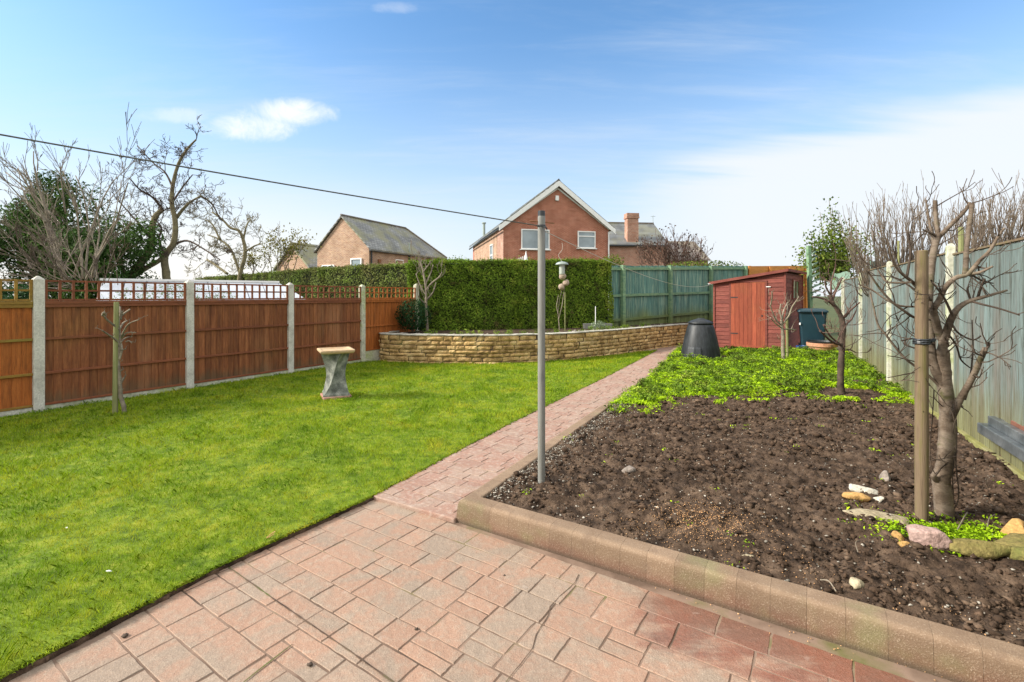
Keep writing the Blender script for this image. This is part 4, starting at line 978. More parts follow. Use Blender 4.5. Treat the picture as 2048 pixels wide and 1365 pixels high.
mb = MB(); mb.tube([P(1191, 654, 13.3), P(1191, 613, 13.3)], .010, 6); tag(mb.build('garden_cane', m_white), 'thin pale cane standing above the silver plant', 'cane')
for i, (px, w_) in enumerate(((1179, .17), (1209, .20))):
    p = P(px, 653, 13.6); mb = MB(); mb.rings([rrect(w_, .1, .02, .60), rrect(w_ + .01, .11, .02, .76), rrect(w_ - .01, .09, .02, .75), rrect(w_ - .02, .08, .02, .70)]); o = mb.build('planter_trough', m_pole, loc=(0, 0, 0)); o.location = (p.x, p.y, .03)
    tag(o, ('small grey planter trough left of the pale cane', 'small grey planter trough between the silver plant and the green fence')[i], 'planter')
def leafball(name, c, rad, n, ls, m, label, cat, stems=None, base=None, flat=1.0, group=None, hollow=.4, ms=None):
    base = Vector(base) if base is not None else Vector((c[0], c[1], c[2] - rad[2])); t = thing(name, base, label, cat, group)
    D = unit(rng.normal(size=(n, 3))); rr_ = hollow + (1 - hollow) * rng.random(n) ** .5
    cl = fbm(D[:, 0] * 2.2 + 9 + D[:, 2], D[:, 1] * 2.2 + 9 + D[:, 2] * 1.7, 3); rr_ *= .72 + .6 * cl
    C = D * rr_[:, None] * np.array(rad) + np.array(c) + rng.normal(size=(n, 3)) * .02
    N = unit(D + rng.normal(size=(n, 3)) * .7 + np.array([0, 0, .3])); sz = rng.uniform(.6, 1.4, n)
    V, Fc, vv = leafcloud(C, N, ls * sz, ls * .5 * sz, None, .12)
    npmesh('foliage', V, [Fc], m, t, loc=base, vals=[vv])
    mb = MB()
    for k in range(stems or 5):
        e = Vector(c) + Vector((random.uniform(-1, 1) * rad[0], random.uniform(-1, 1) * rad[1], random.uniform(0, .8) * rad[2])) * .7
        mb.tube([base, base.lerp(e, .5) + Vector((random.uniform(-.1, .1) * rad[0], 0, 0)), e], [.02 * rad[2] + .004, .015 * rad[2] + .003, .003], 5, v=rv())
    mb.build('stem', ms or m_barkd, t, world=True); return t
leafball('evergreen_shrub', P(826, 632, 12.0), (.42, .34, .42), 2600, .055, m_dark, 'dark glossy shrub where the orange fence panel meets the stone wall', 'shrub')
leafball('silver_plant', P(1196, 652, 13.25), (.22, .16, .12), 500, .045, m_silver, 'small silvery green plant on the bed by the green fence', 'plant')
x_ = []; y_ = []
for k in range(70):
    p, d = wat(random.uniform(2.0, 9.5)); nr = Vector((d.y, -d.x)); q = p - nr * random.uniform(.22, .5); x_.append(q.x); y_.append(q.y)
tufts('bulb_leaves', np.array(x_), np.array(y_), np.full(70, .66), 16, .08, .012, .03, np.full(70, .10), m_hedge, 'green bulb leaves sprouting along the top of the stone wall', 'plants', up=-.3)

# ------------------------------------------------------------------ rocks in the dug bed
def rock(px, py, w_, d, h, rz, m, label, name='rock', zb=.12):
    p = G(px, py, zb + h * .3); V0, F0 = ico(3); V0 = V0.copy()
    sgn = np.sign(V0) * np.abs(V0) ** .62
    s1 = rng.uniform(0, 50); V = sgn * (1 + .30 * (fbm(V0[:, 0] * 1.6 + s1 + V0[:, 2], V0[:, 1] * 1.6 + s1 + V0[:, 2] * .7, 3)[:, None] - .5) + .02 * rng.normal(size=(len(V0), 1)))
    for _ in range(11):      # split faces
        nn_ = unit(rng.normal(size=(1, 3)))[0]; dd = V @ nn_; lim = rng.uniform(.62, .92); ex = np.clip(dd - lim, 0, None); V = V - ex[:, None] * nn_[None] * .95
    V = V * np.array([w_ / 2, d / 2, h / 2]) * 1.12; V[:, 2] += (V[:, 0] * rng.uniform(-.15, .15))
    c, s = math.cos(R(rz)), math.sin(R(rz)); V = np.stack([V[:, 0] * c - V[:, 1] * s, V[:, 0] * s + V[:, 1] * c, V[:, 2]], 1)
    o = npmesh(name, V + np.array([p.x, p.y, zb + h * .3]), [F0], m_stone[m], loc=(p.x, p.y, zb + h * .3), vals=[np.full(len(F0), .5)])
    return tag(o, label, 'rock', 'rocks edging the tree foot')
rock(1728, 983, .17, .09, .06, -20, 'white', 'flat white-topped stone, farthest of the row beside the tree')
rock(1716, 996, .17, .07, .07, -30, 'orange', 'long orange stone leaning in front of the white-topped stone')
rock(1756, 1000, .06, .05, .05, 10, 'white', 'small pale pebble at the right end of the orange stone')
rock(1752, 1035, .40, .11, .07, -36, 'buff', 'long buff stone lying between the orange and the pink stones')
rock(1797, 1076, .06, .05, .07, -60, 'orange', 'little yellow-orange stone standing left of the pink block')
rock(1808, 1092, .07, .04, .04, -20, 'orange', 'little dull orange stone lying at the foot of the pink block')
rock(1855, 1083, .21, .14, .13, -14, 'pink', 'large pink-grey block, biggest stone before the wooden stake')
rock(1960, 1102, .28, .13, .10, -8, 'moss', 'long low mossy brown stone right of the pink block')
rock(2030, 1063, .13, .12, .14, 20, 'orange', 'rusty orange stone above the mossy boulder at the right edge')
rock(2035, 1100, .26, .20, .13, 30, 'moss', 'mossy green-brown boulder at the right edge')
rock(1848, 1048, .09, .04, .03, -10, 'white', 'thin pale stone tucked behind the pink block at the stake foot')
rock(1770, 954, .09, .07, .09, 40, 'grey', 'small grey-brown stone alone behind the white-topped stone')
rock(1256, 942, .11, .09, .06, 10, 'grey', 'round grey-brown stone alone in the soil right of the pole')
rock(1712, 1168, .07, .06, .05, 0, 'buff', 'rounded buff stone near the kerb below the pink block')
rock(1495, 1113, .06, .03, .025, -20, 'buff', 'small flat buff chip between the bird seed and the kerb')
rock(1303, 1020, .09, .08, .035, 10, 'white', 'whitish lump half buried left of the bird seed', zb=.13)
# ------------------------------------------------------------------ bare trees
def rvec(s=1.0): return Vector((random.gauss(0, s), random.gauss(0, s), random.gauss(0, s)))
def tb(mb, pts, r):
    R0 = max(r); mb.tube(pts, r, 8 if R0 > .05 else (6 if R0 > .015 else (4 if R0 > .005 else 3)), v=rv(), cap=R0 > .01)
def grow(mb, p, d, L, r, depth, gn=.25, up=.15, nch=(2, 4), ang=.7, lr=.62, rmin=.0025, tips=None):
    n = 6 if L > .3 else 4; pts = [p.copy()]; rs = [r]; d = d.normalized(); q = p.copy()
    for k in range(n):
        d = (d + rvec(gn) + Vector((0, 0, up))).normalized(); q = q + d * (L / n); pts.append(q.copy()); rs.append(max(rmin, r * (1 - .55 * (k + 1) / n)))
    tb(mb, pts, rs)
    if depth <= 0:
        if tips is not None: tips.append(q.copy())
        return
    for c in range(random.randint(*nch)):
        t = random.uniform(.25, 1.0); i = min(n - 1, int(t * n)); s = pts[i].lerp(pts[i + 1], t * n - i if t < 1 else 1)
        dd = (pts[i + 1] - pts[i]).normalized(); side = dd.cross(rvec()).normalized()
        nd = (dd * math.cos(ang * random.uniform(.6, 1.3)) + side * math.sin(ang * random.uniform(.6, 1.3)))
        grow(mb, s, nd, L * lr * random.uniform(.7, 1.2), max(rmin, rs[i] * .6), depth - 1, gn, up, nch, ang, lr, rmin, tips)
def smooth3(pts, n=5):
    out = []
    for i in range(len(pts) - 1):
        a, b, c, d = pts[max(i - 1, 0)], pts[i], pts[i + 1], pts[min(i + 2, len(pts) - 1)]
        for k in range(n):
            t = k / n; out.append(.5 * ((2 * b) + (c - a) * t + (2 * a - 5 * b + 4 * c - d) * t * t + (3 * b - a - 3 * c + d) * t ** 3))
    return out + [pts[-1]]
def guided(name, label, cat, base, limbs, Y, mtrunk, mtwig, sub=None, knob=.0, group=None, dY=None):
    """limbs: list of (pixel path, radius start px, radius end px, depth slope); sub=(n per limb, length, r, depth, gn, up)"""
    t = thing(name, base, label, cat, group); tr = MB(); cw = MB()
    for li in limbs:
        px, r0, r1 = li[0], li[1], li[2]; ys = li[3] if len(li) > 3 else 0; y0 = li[4] if len(li) > 4 else 0; n = len(px)
        pts = smooth3([P(x, y, Y + y0 + ys * i / max(1, n - 1)) for i, (x, y) in enumerate(px)]); m = len(pts)
        k = Y / F / 2; rs = [(r0 + (r1 - r0) * i / (m - 1)) * k * (1 + random.uniform(-knob, knob) + (knob * 1.2 if i % 5 == 0 else 0)) for i in range(m)]
        L = sum((b - a).length for a, b in zip(pts, pts[1:]))
        pts = [p + rvec(1) * min(.03 * rs[i], .003 * L) * (i > 0) for i, p in enumerate(pts)]
        tb(tr if r0 >= 6 else cw, pts, rs)
        if sub:
            nn_, sl, sr, sdp, gn, up = sub[:6]; per = max(1, int(nn_ * L))
            for c in range(per):
                i = random.randint(max(1, m // 4), m - 1); dd = (pts[i] - pts[i - 1]).normalized(); side = dd.cross(rvec()).normalized()
                grow(cw, pts[i], dd * .5 + side, sl * random.uniform(.5, 1.3), min(sr, rs[i] * .7), sdp, gn, up, *(sub[6:]))
    tr.build('trunk', mtrunk, t, world=True, smooth=True)
    if cw.V: cw.build('crown', mtwig, t, world=True, smooth=True)
    return t

# the old pruned fruit tree in the near right of the bed
limbs = [
 ([(1889, 1040), (1888, 1020), (1884, 975), (1882, 958), (1889, 935), (1892, 905), (1894, 870), (1895, 820), (1890, 770), (1886, 730), (1884, 700)], 32, 23),
 ([(1881, 962), (1870, 958), (1866, 950)], 16, 8, -.03),
 ([(1887, 770), (1872, 742), (1862, 710), (1860, 660), (1857, 610), (1860, 560), (1866, 510), (1874, 478), (1877, 470)], 19, 11, .10),
 ([(1877, 472), (1872, 440), (1870, 402)], 9, 8, .05, .1),
 ([(1876, 476), (1890, 462), (1906, 446), (1929, 423), (1940, 405)], 10, 6, -.05, .1),
 ([(1876, 474), (1860, 466), (1846, 460)], 6, 3, -.05, .1),
 ([(1867, 505), (1866, 480), (1858, 440), (1852, 400)], 7, 3, .15, .1),
 ([(1884, 720), (1886, 690), (1892, 668), (1905, 632), (1922, 612), (1941, 602), (1973, 593), (2014, 581)], 20, 4, -.15),
 ([(1942, 603), (1960, 608), (2000, 618), (2040, 631)], 5, 3, -.2, -.1),
 ([(1890, 690), (1878, 665), (1871, 640), (1868, 618), (1879, 600), (1890, 576), (1912, 556), (1935, 549), (1958, 523), (1979, 502), (1996, 475), (2009, 456)], 16, 4, -.25),
 ([(1930, 550), (1932, 520), (1933, 500), (1937, 470), (1944, 407)], 10, 8, .05, -.15),
 ([(1950, 532), (1970, 537), (1985, 534)], 4, 3, -.1, -.15),
 ([(1936, 549), (1960, 545), (1986, 533)], 8, 4, -.1, -.15),
 ([(1940, 548), (1965, 562), (1986, 567)], 4, 3, .1, -.15),
 ([(1868, 616), (1840, 614), (1800, 612), (1770, 598), (1745, 581), (1716, 568)], 6, 3, .15),
 ([(1860, 640), (1830, 636), (1808, 622), (1786, 606), (1760, 578), (1742, 552), (1737, 545)], 6, 3, -.1),
 ([(1862, 600), (1840, 580), (1822, 562), (1809, 552), (1795, 538), (1783, 515), (1779, 492)], 8, 3, -.2),
 ([(1822, 565), (1800, 566), (1774, 564), (1762, 550), (1755, 538)], 6, 3, .1, -.1),
 ([(1813, 556), (1818, 530), (1821, 505), (1818, 480), (1815, 464)], 5, 3, .0, -.1),
 ([(1845, 590), (1815, 570), (1790, 556), (1744, 551)], 4, 2.5, .1, -.05),
 ([(1896, 850), (1906, 830), (1920, 800), (1936, 772), (1951, 742), (1962, 716), (1971, 698)], 14, 9, -.3),
 ([(1971, 700), (1978, 690), (1976, 684)], 5, 3, 0, -.3),
 ([(1966, 712), (1950, 706), (1944, 690)], 4, 3, 0, -.3),
 ([(1948, 750), (1957, 756)], 6, 4, 0, -.25),
 ([(1884, 780), (1862, 756), (1832, 734), (1811, 718), (1790, 694), (1770, 668), (1756, 650), (1746, 610), (1740, 585)], 6, 3, .1),
 ([(1862, 732), (1830, 724), (1800, 716), (1775, 712)], 3, 2, -.1),
 ([(1832, 745), (1805, 750), (1775, 756)], 3, 1.5, -.1),
 ([(1868, 690), (1842, 680), (1822, 678), (1803, 682)], 5, 3, -.1),
 ([(1866, 705), (1840, 700), (1812, 690), (1810, 682)], 5, 3, .1),
 ([(1905, 632), (1890, 600), (1875, 578), (1862, 561)], 5, 3, -.2, -.1),
 ([(1941, 600), (1935, 580), (1938, 572)], 4, 3, 0, -.1),
 ([(1955, 597), (1962, 575), (1970, 558)], 5, 3, -.1, -.1),
 ([(1893, 665), (1912, 690), (1922, 720), (1940, 736)], 4, 2.5, .1),
 ([(1900, 640), (1915, 665), (1945, 680), (1962, 672)], 4, 2.5, -.1),
 ([(1930, 800), (1938, 770), (1944, 725), (1946, 690), (1944, 640)], 4, 2, .1),
 ([(1899, 790), (1912, 800), (1926, 815)], 6, 3, -.1),
 ([(1896, 1030), (1912, 1012), (1918, 985), (1912, 930), (1914, 860), (1908, 800)], 3, 2, -.1),
 ([(1893, 1035), (1906, 1000), (1905, 950), (1910, 905)], 3, 2, -.08),
 ([(1872, 950), (1862, 930), (1860, 890), (1864, 850), (1868, 780)], 2.5, 2, -.08),
]
tree = guided('fruit_tree', 'gnarled bare pruned fruit tree with ringed grey bark strapped to the brown stake', 'tree', (2.87, 3.17, .12), limbs, 3.17, m_bark, m_barkd, (7.0, .20, .005, 1, .22, .14, (1, 3), .7, .6, .0024), .0)
t = thing('tree_stake', (2.62, 3.07, .1), 'tall round brown wooden stake strapped to the gnarled fruit tree', 'stake')
mb = MB(); mb.lathe([(.035, -.1), (.036, .6), (.0345, 1.2), (.034, 1.765), (.028, 1.770), (.0001, 1.771)], n=20); mb.build('post', m_stake, t, smooth=False)
mb = MB(); zt = CZ - (683 - HY) / F * 3.07 - .1
for z in (-.012, .0, .012):
    mb.tube([Vector((.04 * math.cos(a), .041 * math.sin(a), zt + z + random.uniform(-.003, .003))) for a in [R(20 + k * 20) for k in range(17)]] , .0065, 6)
mb.tube([(.035, -.02, zt), (.08, .0, zt + .01), (.13, .06, zt + .005)], .012, 6); mb.tube([(.02, .035, zt), (.08, .05, zt - .01), (.13, .08, zt)], .010, 6)
mb.build('strap', m_black, t)

# small trees in the bed and on the lawn
guided('fruit_tree', 'dark slim bare fruit tree in the weeds near the weathered fence', 'tree', (4.83, 7.03, .12), [
 ([(1684, 788), (1681, 770), (1682, 730), (1684, 690), (1686, 660), (1684, 640), (1676, 622), (1664, 605), (1660, 590)], 13, 7),
 ([(1668, 612), (1655, 602), (1640, 596), (1625, 594)], 5, 3, -.2), ([(1664, 605), (1670, 585), (1678, 570), (1684, 556)], 5, 3, .2),
 ([(1661, 590), (1652, 575), (1650, 560)], 4, 2, -.1), ([(1684, 640), (1700, 622), (1720, 605)], 4, 2.5, -.2), ([(1684, 655), (1702, 640), (1712, 622)], 4, 2.5, .2),
 ([(1682, 690), (1664, 684), (1640, 662)], 5, 4, -.3), ([(1681, 690), (1660, 672), (1647, 650)], 4, 3, -.2), ([(1683, 698), (1700, 700), (1712, 706)], 3, 2, .1), ([(1664, 600), (1662, 570), (1668, 545), (1672, 530)], 4, 2, 0)],
 7.03, m_barkd, m_twig, (7.0, .30, .007, 2, .22, .25, (1, 2), .6, .6, .003), .06)
guided('fruit_tree', 'small pale-stemmed bare fruit tree in the weeds in front of the shed', 'tree', (6.05, 10.68, .12), [
 ([(1568, 724), (1566, 700), (1566, 670), (1564, 655), (1563, 640)], 8, 5), ([(1564, 652), (1552, 640), (1545, 625), (1541, 612)], 3.5, 2, -.2), ([(1541, 612), (1544, 597), (1544, 584)], 3, 2, -.2, -.2),
 ([(1566, 648), (1578, 632), (1584, 615), (1592, 603), (1598, 594)], 3.5, 2, -.3), ([(1564, 640), (1568, 620), (1576, 605)], 4, 2, .2), ([(1563, 656), (1552, 648), (1541, 636)], 3, 2, -.2),
 ([(1568, 659), (1582, 659), (1592, 660)], 3, 2, .2), ([(1564, 640), (1560, 622), (1562, 608)], 4, 2, 0), ([(1570, 640), (1575, 620), (1574, 606)], 3, 2, .3)],
 10.68, m_barkp, m_barkp, (9.0, .22, .006, 1, .22, .25, (0, 2), .6, .6, .0035), .05)
mb = MB(); mb.tube([P(1575, 722, 10.85), P(1574, 640, 10.85)], .028, 8); tag(mb.build('tree_stake', m_stakeg), 'short green-stained stake behind the small tree by the shed', 'stake')
guided('fruit_tree', 'small pruned bare fruit tree on the lawn by the red-brown fence', 'tree', (-5.12, 6.32, .03), [
 ([(249, 828), (247, 812), (242, 795), (240, 770), (238, 745), (236, 720), (238, 700), (237, 685)], 8, 5), ([(238, 720), (243, 700), (240, 680), (239, 660), (238, 640), (241, 628), (240, 614)], 5, 3, .1),
 ([(237, 686), (226, 676), (214, 668), (204, 661)], 4, 2.5, -.3), ([(239, 660), (224, 648), (212, 638), (207, 630)], 4, 3, -.2), ([(207, 630), (208, 626)], 7, 5, -.2, -.2),
 ([(240, 658), (246, 647), (254, 642)], 4, 2.5, .2), ([(243, 675), (248, 662), (258, 648), (277, 640)], 4, 2.5, -.2), ([(240, 686), (252, 676), (264, 674)], 3, 2, .2), ([(243, 678), (254, 666), (272, 666)], 3, 2, 0),
 ([(242, 632), (250, 626), (260, 619)], 4, 3, .1), ([(239, 700), (246, 700), (252, 698)], 3, 2, 0), ([(240, 772), (245, 762), (252, 750)], 4, 2, 0), ([(242, 776), (243, 765), (246, 756)], 3, 2, .1), ([(239, 745), (247, 738)], 3, 2, 0), ([(242, 640), (244, 622)], 3, 2, 0), ([(252, 684), (258, 682), (264, 687)], 3, 1.5, 0)],
 6.32, m_barkp, m_barkp, (9.0, .07, .005, 1, .3, .2, (0, 2), .7, .6, .0028), .06)
mb = MB(); q = G(230, 828, .03); mb.tube([(q.x, q.y, -.05), (q.x + .02, q.y, 1.50)], [.032, .028], 12); tag(mb.build('tree_stake', m_stakeg), 'tall green-grey stake standing in the lawn beside the small tree', 'stake')
x_, y_ = scatter([(q.x - .3, q.y - .25), (q.x + .35, q.y - .25), (q.x + .35, q.y + .25), (q.x - .3, q.y + .25)], lambda x, y: np.full(x.shape, 300.0))
guided('bare_shrub', 'slender bare grey shrub tree in front of the clipped hedge left end', 'tree', P(855, 660, 12.0), [
 ([(855, 662), (853, 630), (852, 600), (852, 581), (848, 552), (842, 528), (836, 520)], 6, 3), ([(852, 582), (862, 568), (878, 555), (884, 545)], 4, 2.5, -.2), ([(851, 590), (840, 570), (832, 548)], 3, 2, .1),
 ([(854, 610), (842, 600), (836, 592)], 3, 2, -.2), ([(846, 545), (856, 532), (862, 522)], 3, 2, -.1), ([(850, 570), (862, 545), (866, 530)], 3, 2, .2), ([(852, 600), (866, 585), (872, 565)], 2.5, 2, -.1)],
 12.0, m_barkp, m_barkp, (5.0, .35, .008, 2, .2, .35, (1, 3), .6, .6, .0045), .04)

# neighbours' trees beyond the left fence
guided('gnarled_tree', 'old leafless tree with two curving trunks beyond the trellis fence', 'tree', P(300, 575, 16), [
 ([(250, 590), (258, 560), (278, 530), (296, 507), (303, 484), (305, 452), (312, 432), (325, 419)], 17, 9), ([(262, 556), (295, 535), (320, 520), (330, 500)], 11, 7, .4),
 ([(337, 585), (332, 545), (330, 513), (348, 484), (350, 440), (344, 410), (346, 370), (357, 328), (375, 298), (392, 280)], 15, 3, -.3),
 ([(350, 440), (365, 420), (380, 405), (402, 392)], 7, 3, -.5), ([(303, 480), (280, 450), (262, 430), (240, 405)], 5, 2, .5), ([(345, 375), (330, 345), (305, 325), (275, 292)], 4, 2, .5),
 ([(348, 490), (375, 482), (410, 500), (440, 520)], 5, 2, -.5), ([(325, 419), (305, 395), (280, 380), (262, 360)], 5, 2, -.6), ([(345, 405), (365, 375), (385, 350)], 4, 2, .4), ([(258, 562), (240, 530), (228, 505), (238, 488), (270, 470)], 10, 3, -.3),
 ([(330, 513), (318, 480), (322, 455), (300, 430)], 5, 2, .5), ([(402, 392), (425, 410), (440, 440)], 4, 2, 0)],
 16, m_barkg, m_barkd, (4.2, .56, .014, 3, .22, .04, (2, 4), .75, .60, .0055), .03)
guided('bent_tree', 'smaller leafless bent tree standing right of the old gnarled one', 'tree', P(478, 560, 20), [
 ([(478, 585), (480, 550), (490, 512), (487, 482), (478, 462), (461, 456), (445, 440), (425, 425)], 9, 3), ([(479, 545), (462, 500), (440, 480), (415, 470)], 6, 2, .6), ([(455, 548), (430, 530), (414, 520)], 5, 4, .5),
 ([(489, 505), (510, 492), (525, 488)], 4, 2, -.6), ([(487, 480), (492, 455), (500, 440)], 4, 2, .5), ([(440, 480), (425, 450), (410, 440)], 4, 2, .4)],
 20, m_barkg, m_barkg, (3.4, .75, .014, 3, .25, .05, (2, 4), .7, .60, .0065), .03)
def sapling(name, label, base, px, Y, m, nl, ls, nst=7, H=1.7):
    t = thing(name, base, label, 'tree'); mb = MB(); tips = []
    for k in range(nst): grow(mb, Vector(base) + Vector((random.uniform(-.5, .5), 0, 0)), Vector((random.uniform(-.5, .5), random.uniform(-.3, .3), 1)), H * random.uniform(.6, 1.1), .02, 2, .13, .10, (2, 4), .5, .5, .006, tips)
    mb.build('branches', m_barkp, t, world=True)
    T = np.array([tips[i % len(tips)][:] for i in rng.integers(0, len(tips), nl)]) + rng.normal(size=(nl, 3)) * .16
    V, Fc, vv = leafcloud(T, unit(rng.normal(size=(nl, 3))), ls, ls * .6); npmesh('foliage', V, [Fc], m, t, loc=base, vals=[vv])
sapling('young_tree', 'thin young tree with sparse yellowing leaves left of the small brick bungalow', P(565, 545, 21), None, 21, m_autumn, 900, .10, 9, 1.35)
sapling('garden_bush', 'low sparse leafy bush under the bent tree beyond the hedge', P(505, 550, 23), None, 23, m_autumn, 500, .10, 6, .7)

def fan(name, label, base, Y, wands, m1, m2, core=None):
    t = thing(name, base, label, 'tree'); mb = MB()
    for (x0, y0, x1, y1, n, r, dp) in wands:
        for k in range(n):
            a = P(random.gauss(x0, 10), y0 + random.uniform(-6, 10), Y + random.uniform(-.5, .5)); b = P(x1 + random.gauss(0, 24), y1 + random.gauss(0, 18), Y + random.uniform(-1.2, 1.2))
            d = b - a; grow(mb, a, d + Vector((0, 0, -.15 * d.length)), d.length * random.uniform(.62, .9), r * random.uniform(.7, 1.2), dp, .07, .03, (2, 4), .42, .48, .005)
    mb.build('branches', m1, t, world=True, smooth=True); return t
fan('hazel_tree', 'tall many-stemmed leafless tree leaning left above the dark conifer', P(150, 560, 12.5), 12.5, [
 (120, 555, 70, 300, 2, .034, 3), (120, 555, 60, 330, 2, .036, 3), (140, 555, 135, 285, 2, .036, 3), (175, 555, 180, 315, 2, .034, 3), (180, 555, 205, 300, 2, .036, 3), (130, 560, 120, 420, 3, .02, 2), (180, 560, 190, 420, 2, .02, 2), (100, 440, 20, 300, 3, .03, 3), (150, 420, 110, 300, 2, .03, 3)], m_barkp, m_barkp)
fan('wand_shrub', 'brown leafless shrub of long wands sweeping left behind the trellis', P(160, 580, 11.0), 11.0, [
 (150, 560, 10, 440, 4, .009, 3), (150, 570, -20, 490, 5, .009, 3), (150, 560, 60, 440, 4, .009, 3), (140, 575, -10, 540, 7, .009, 2), (190, 570, 140, 450, 4, .009, 3), (215, 570, 235, 470, 4, .008, 3)], m_shrubb, m_shrubb)
def conifer(name, label, c, rad, n, ls, m=None, lumps=14):
    base = Vector((c[0], c[1], .0)); t = thing(name, base, label, 'tree'); Cs, Ns = [], []
    for k in range(lumps):
        cc = np.array(c) + unit(rng.normal(size=(1, 3)))[0] * np.array(rad) * rng.uniform(.35, .85); rr_ = np.array(rad) * rng.uniform(.25, .48); q = n // lumps
        D = unit(rng.normal(size=(q, 3))); C = cc + D * rr_ * (rng.uniform(.5, 1.08, (q, 1))); Cs.append(C); Ns.append(unit(D + rng.normal(size=(q, 3)) * .6))
    C = np.concatenate(Cs); N = np.concatenate(Ns); sz = rng.uniform(.6, 1.5, len(C))
    V, Fc, vv = leafcloud(C, N, ls * sz, ls * .4 * sz, None, .1); npmesh('crown', V, [Fc], m or m_conif, t, loc=base, vals=[vv])
    mb = MB(); mb.tube([(0, 0, 0), (.05, 0, c[2] * .6), (0, .05, c[2])], [.16, .12, .05], 8); mb.build('trunk', m_barkd, t); return t
conifer('conifer_tree', 'dark green conifer filling the left edge behind the trellis', (-15.6, 15.6, 3.1), (2.4, 1.5, 2.4), 22000, .12)
conifer('conifer_tree', 'dark evergreen tree behind the leafless stems above the fence', (-12.9, 15.0, 2.3), (1.8, 1.2, 2.0), 16000, .12)
t_ = conifer('laurel_shrub', 'bright green leafy shrub low at the left edge behind the fence', (-9.9, 9.6, 1.15), (.9, .7, .85), 3500, .09, m_dark, 9)
leafball('variegated_shrub', (-7.1, 10.0, 1.38), (1.5, .35, .45), 2600, .05, m_silver, 'cream and green variegated shrub showing through the trellis', 'shrub', hollow=.3)
leafball('variegated_shrub', (-4.9, 11.6, 1.20), (1.3, .3, .38), 1500, .05, m_autumn, 'yellowish green low shrub behind the trellis further right', 'shrub', hollow=.3)

# pale sheeted roof of a low outbuilding next door
def outbuilding():
    A, B = P(205, 560, 13.0), P(556, 565, 15.5); t = thing('outbuilding', (A.x, A.y, 0), 'low outbuilding next door with pale grey sheet roof behind the trellis fence', 'outbuilding')
    d = (B - A); d.z = 0; d.normalize(); n = Vector((d.y, -d.x, 0)); L = (Vector((B.x, B.y, 0)) - Vector((A.x, A.y, 0))).length; zr, ze = A.z, A.z - .82; w_ = 2.1
    mb = MB(); q = lambda s, o, z: Vector((A.x, A.y, 0)) + d * s + n * o + Vector((0, 0, z))
    k = 9
    for i in range(k):
        s0, s1 = L * i / k + .01, L * (i + 1) / k - .01; mb.rings([[q(s0, 0, zr), q(s0, w_, ze), q(s0, w_, ze - .04), q(s0, 0, zr - .04)], [q(s1, 0, zr), q(s1, w_, ze), q(s1, w_, ze - .04), q(s1, 0, zr - .04)]], v=rv())
    mb.rings([[q(0, -.02, zr), q(0, -w_, ze), q(0, -w_, ze - .04), q(0, -.02, zr - .04)], [q(L, -.02, zr), q(L, -w_, ze), q(L, -w_, ze - .04), q(L, -.02, zr - .04)]], v=.5)
    mb.rings([[q(L, 0, zr), q(L, w_, ze), q(L, -w_, ze)], [q(L + .9, 0, ze + .02), q(L + .9, w_, ze - .02), q(L + .9, -w_, ze - .02)]], v=.3)
    mb.build('roof', m_polyroof, t, world=True)
    mb = MB(); mb.beam(q(-.05, 0, zr + .01), q(L + .03, 0, zr + .01), .16, .06, v=.2); mb.build('ridge', m_white, t, world=True)
    mb = MB(); mb.prism([(*q(.1, w_ - .15, 0)[:2],), (*q(.1, -w_ + .15, 0)[:2],), (*q(L - .1, -w_ + .15, 0)[:2],), (*q(L - .1, w_ - .15, 0)[:2],)], 0, ze - .05); mb.build('wall', m_white, t, world=True)
    mb = MB(); mb.rings([[q(-.02, 0, zr - .06), q(-.02, w_ - .15, ze - .06), q(-.02, -w_ + .15, ze - .06)], [q(.08, 0, zr - .06), q(.08, w_ - .15, ze - .06), q(.08, -w_ + .15, ze - .06)]]); mb.build('gable', m_brick3, t, world=True)
outbuilding()

# neighbours' shrubs beyond the right fence
def spiky(name, label, cx, Y, rows, zb, m1, m2, rr_=.008):
    base = P(cx, 560, Y); base.z = zb; t = thing(name, base, label, 'tree'); mb = MB()
    for (x, y, n, spread, lean) in rows:
        for k in range(n):
            a = base + Vector((random.gauss(0, .25), random.gauss(0, .35), random.uniform(0, .3))); b = P(x + random.gauss(0, spread), y + 74 + random.gauss(0, 16), Y + random.uniform(-.7, .7))
            mid = a.lerp(b, .5) + Vector(((b.x - a.x) * .18, 0, -.22 * abs(b.x - a.x))); pts = smooth3([a, a.lerp(mid, .6) + rvec(.03), mid, mid.lerp(b, .6) + rvec(.03), b], 4); m = len(pts)
            rs = [.020 * (1 - i / (m - 1)) ** 1.3 + rr_ * .55 for i in range(m)]; tb(mb, pts, rs)
            for c in range(random.randint(5, 8)):
                i = random.randint(m // 3, m - 2); dd = (pts[i + 1] - pts[i]).normalized(); grow(mb, pts[i], dd * .5 + Vector((lean * .2, 0, .9)) + rvec(.25), random.uniform(.2, .6), .005, 1, .06, .10, (0, 2), .4, .5, .0034)
    mb.build('branches', m1, t, world=True); return t
spiky('spiky_shrub', 'big leafless shrub of upright spiky twigs rising above the weathered fence', 1815, 10.2, [
 (1700, 405, 13, 9, -.5), (1720, 440, 10, 10, -.6), (1740, 380, 13, 10, -.3), (1775, 365, 14, 12, -.2), (1810, 355, 14, 12, 0), (1845, 355, 13, 12, 0), (1880, 360, 12, 14, .1), (1920, 370, 12, 14, .2), (1955, 395, 10, 12, .3)], 1.2, m_shrubb, m_twig, .006)
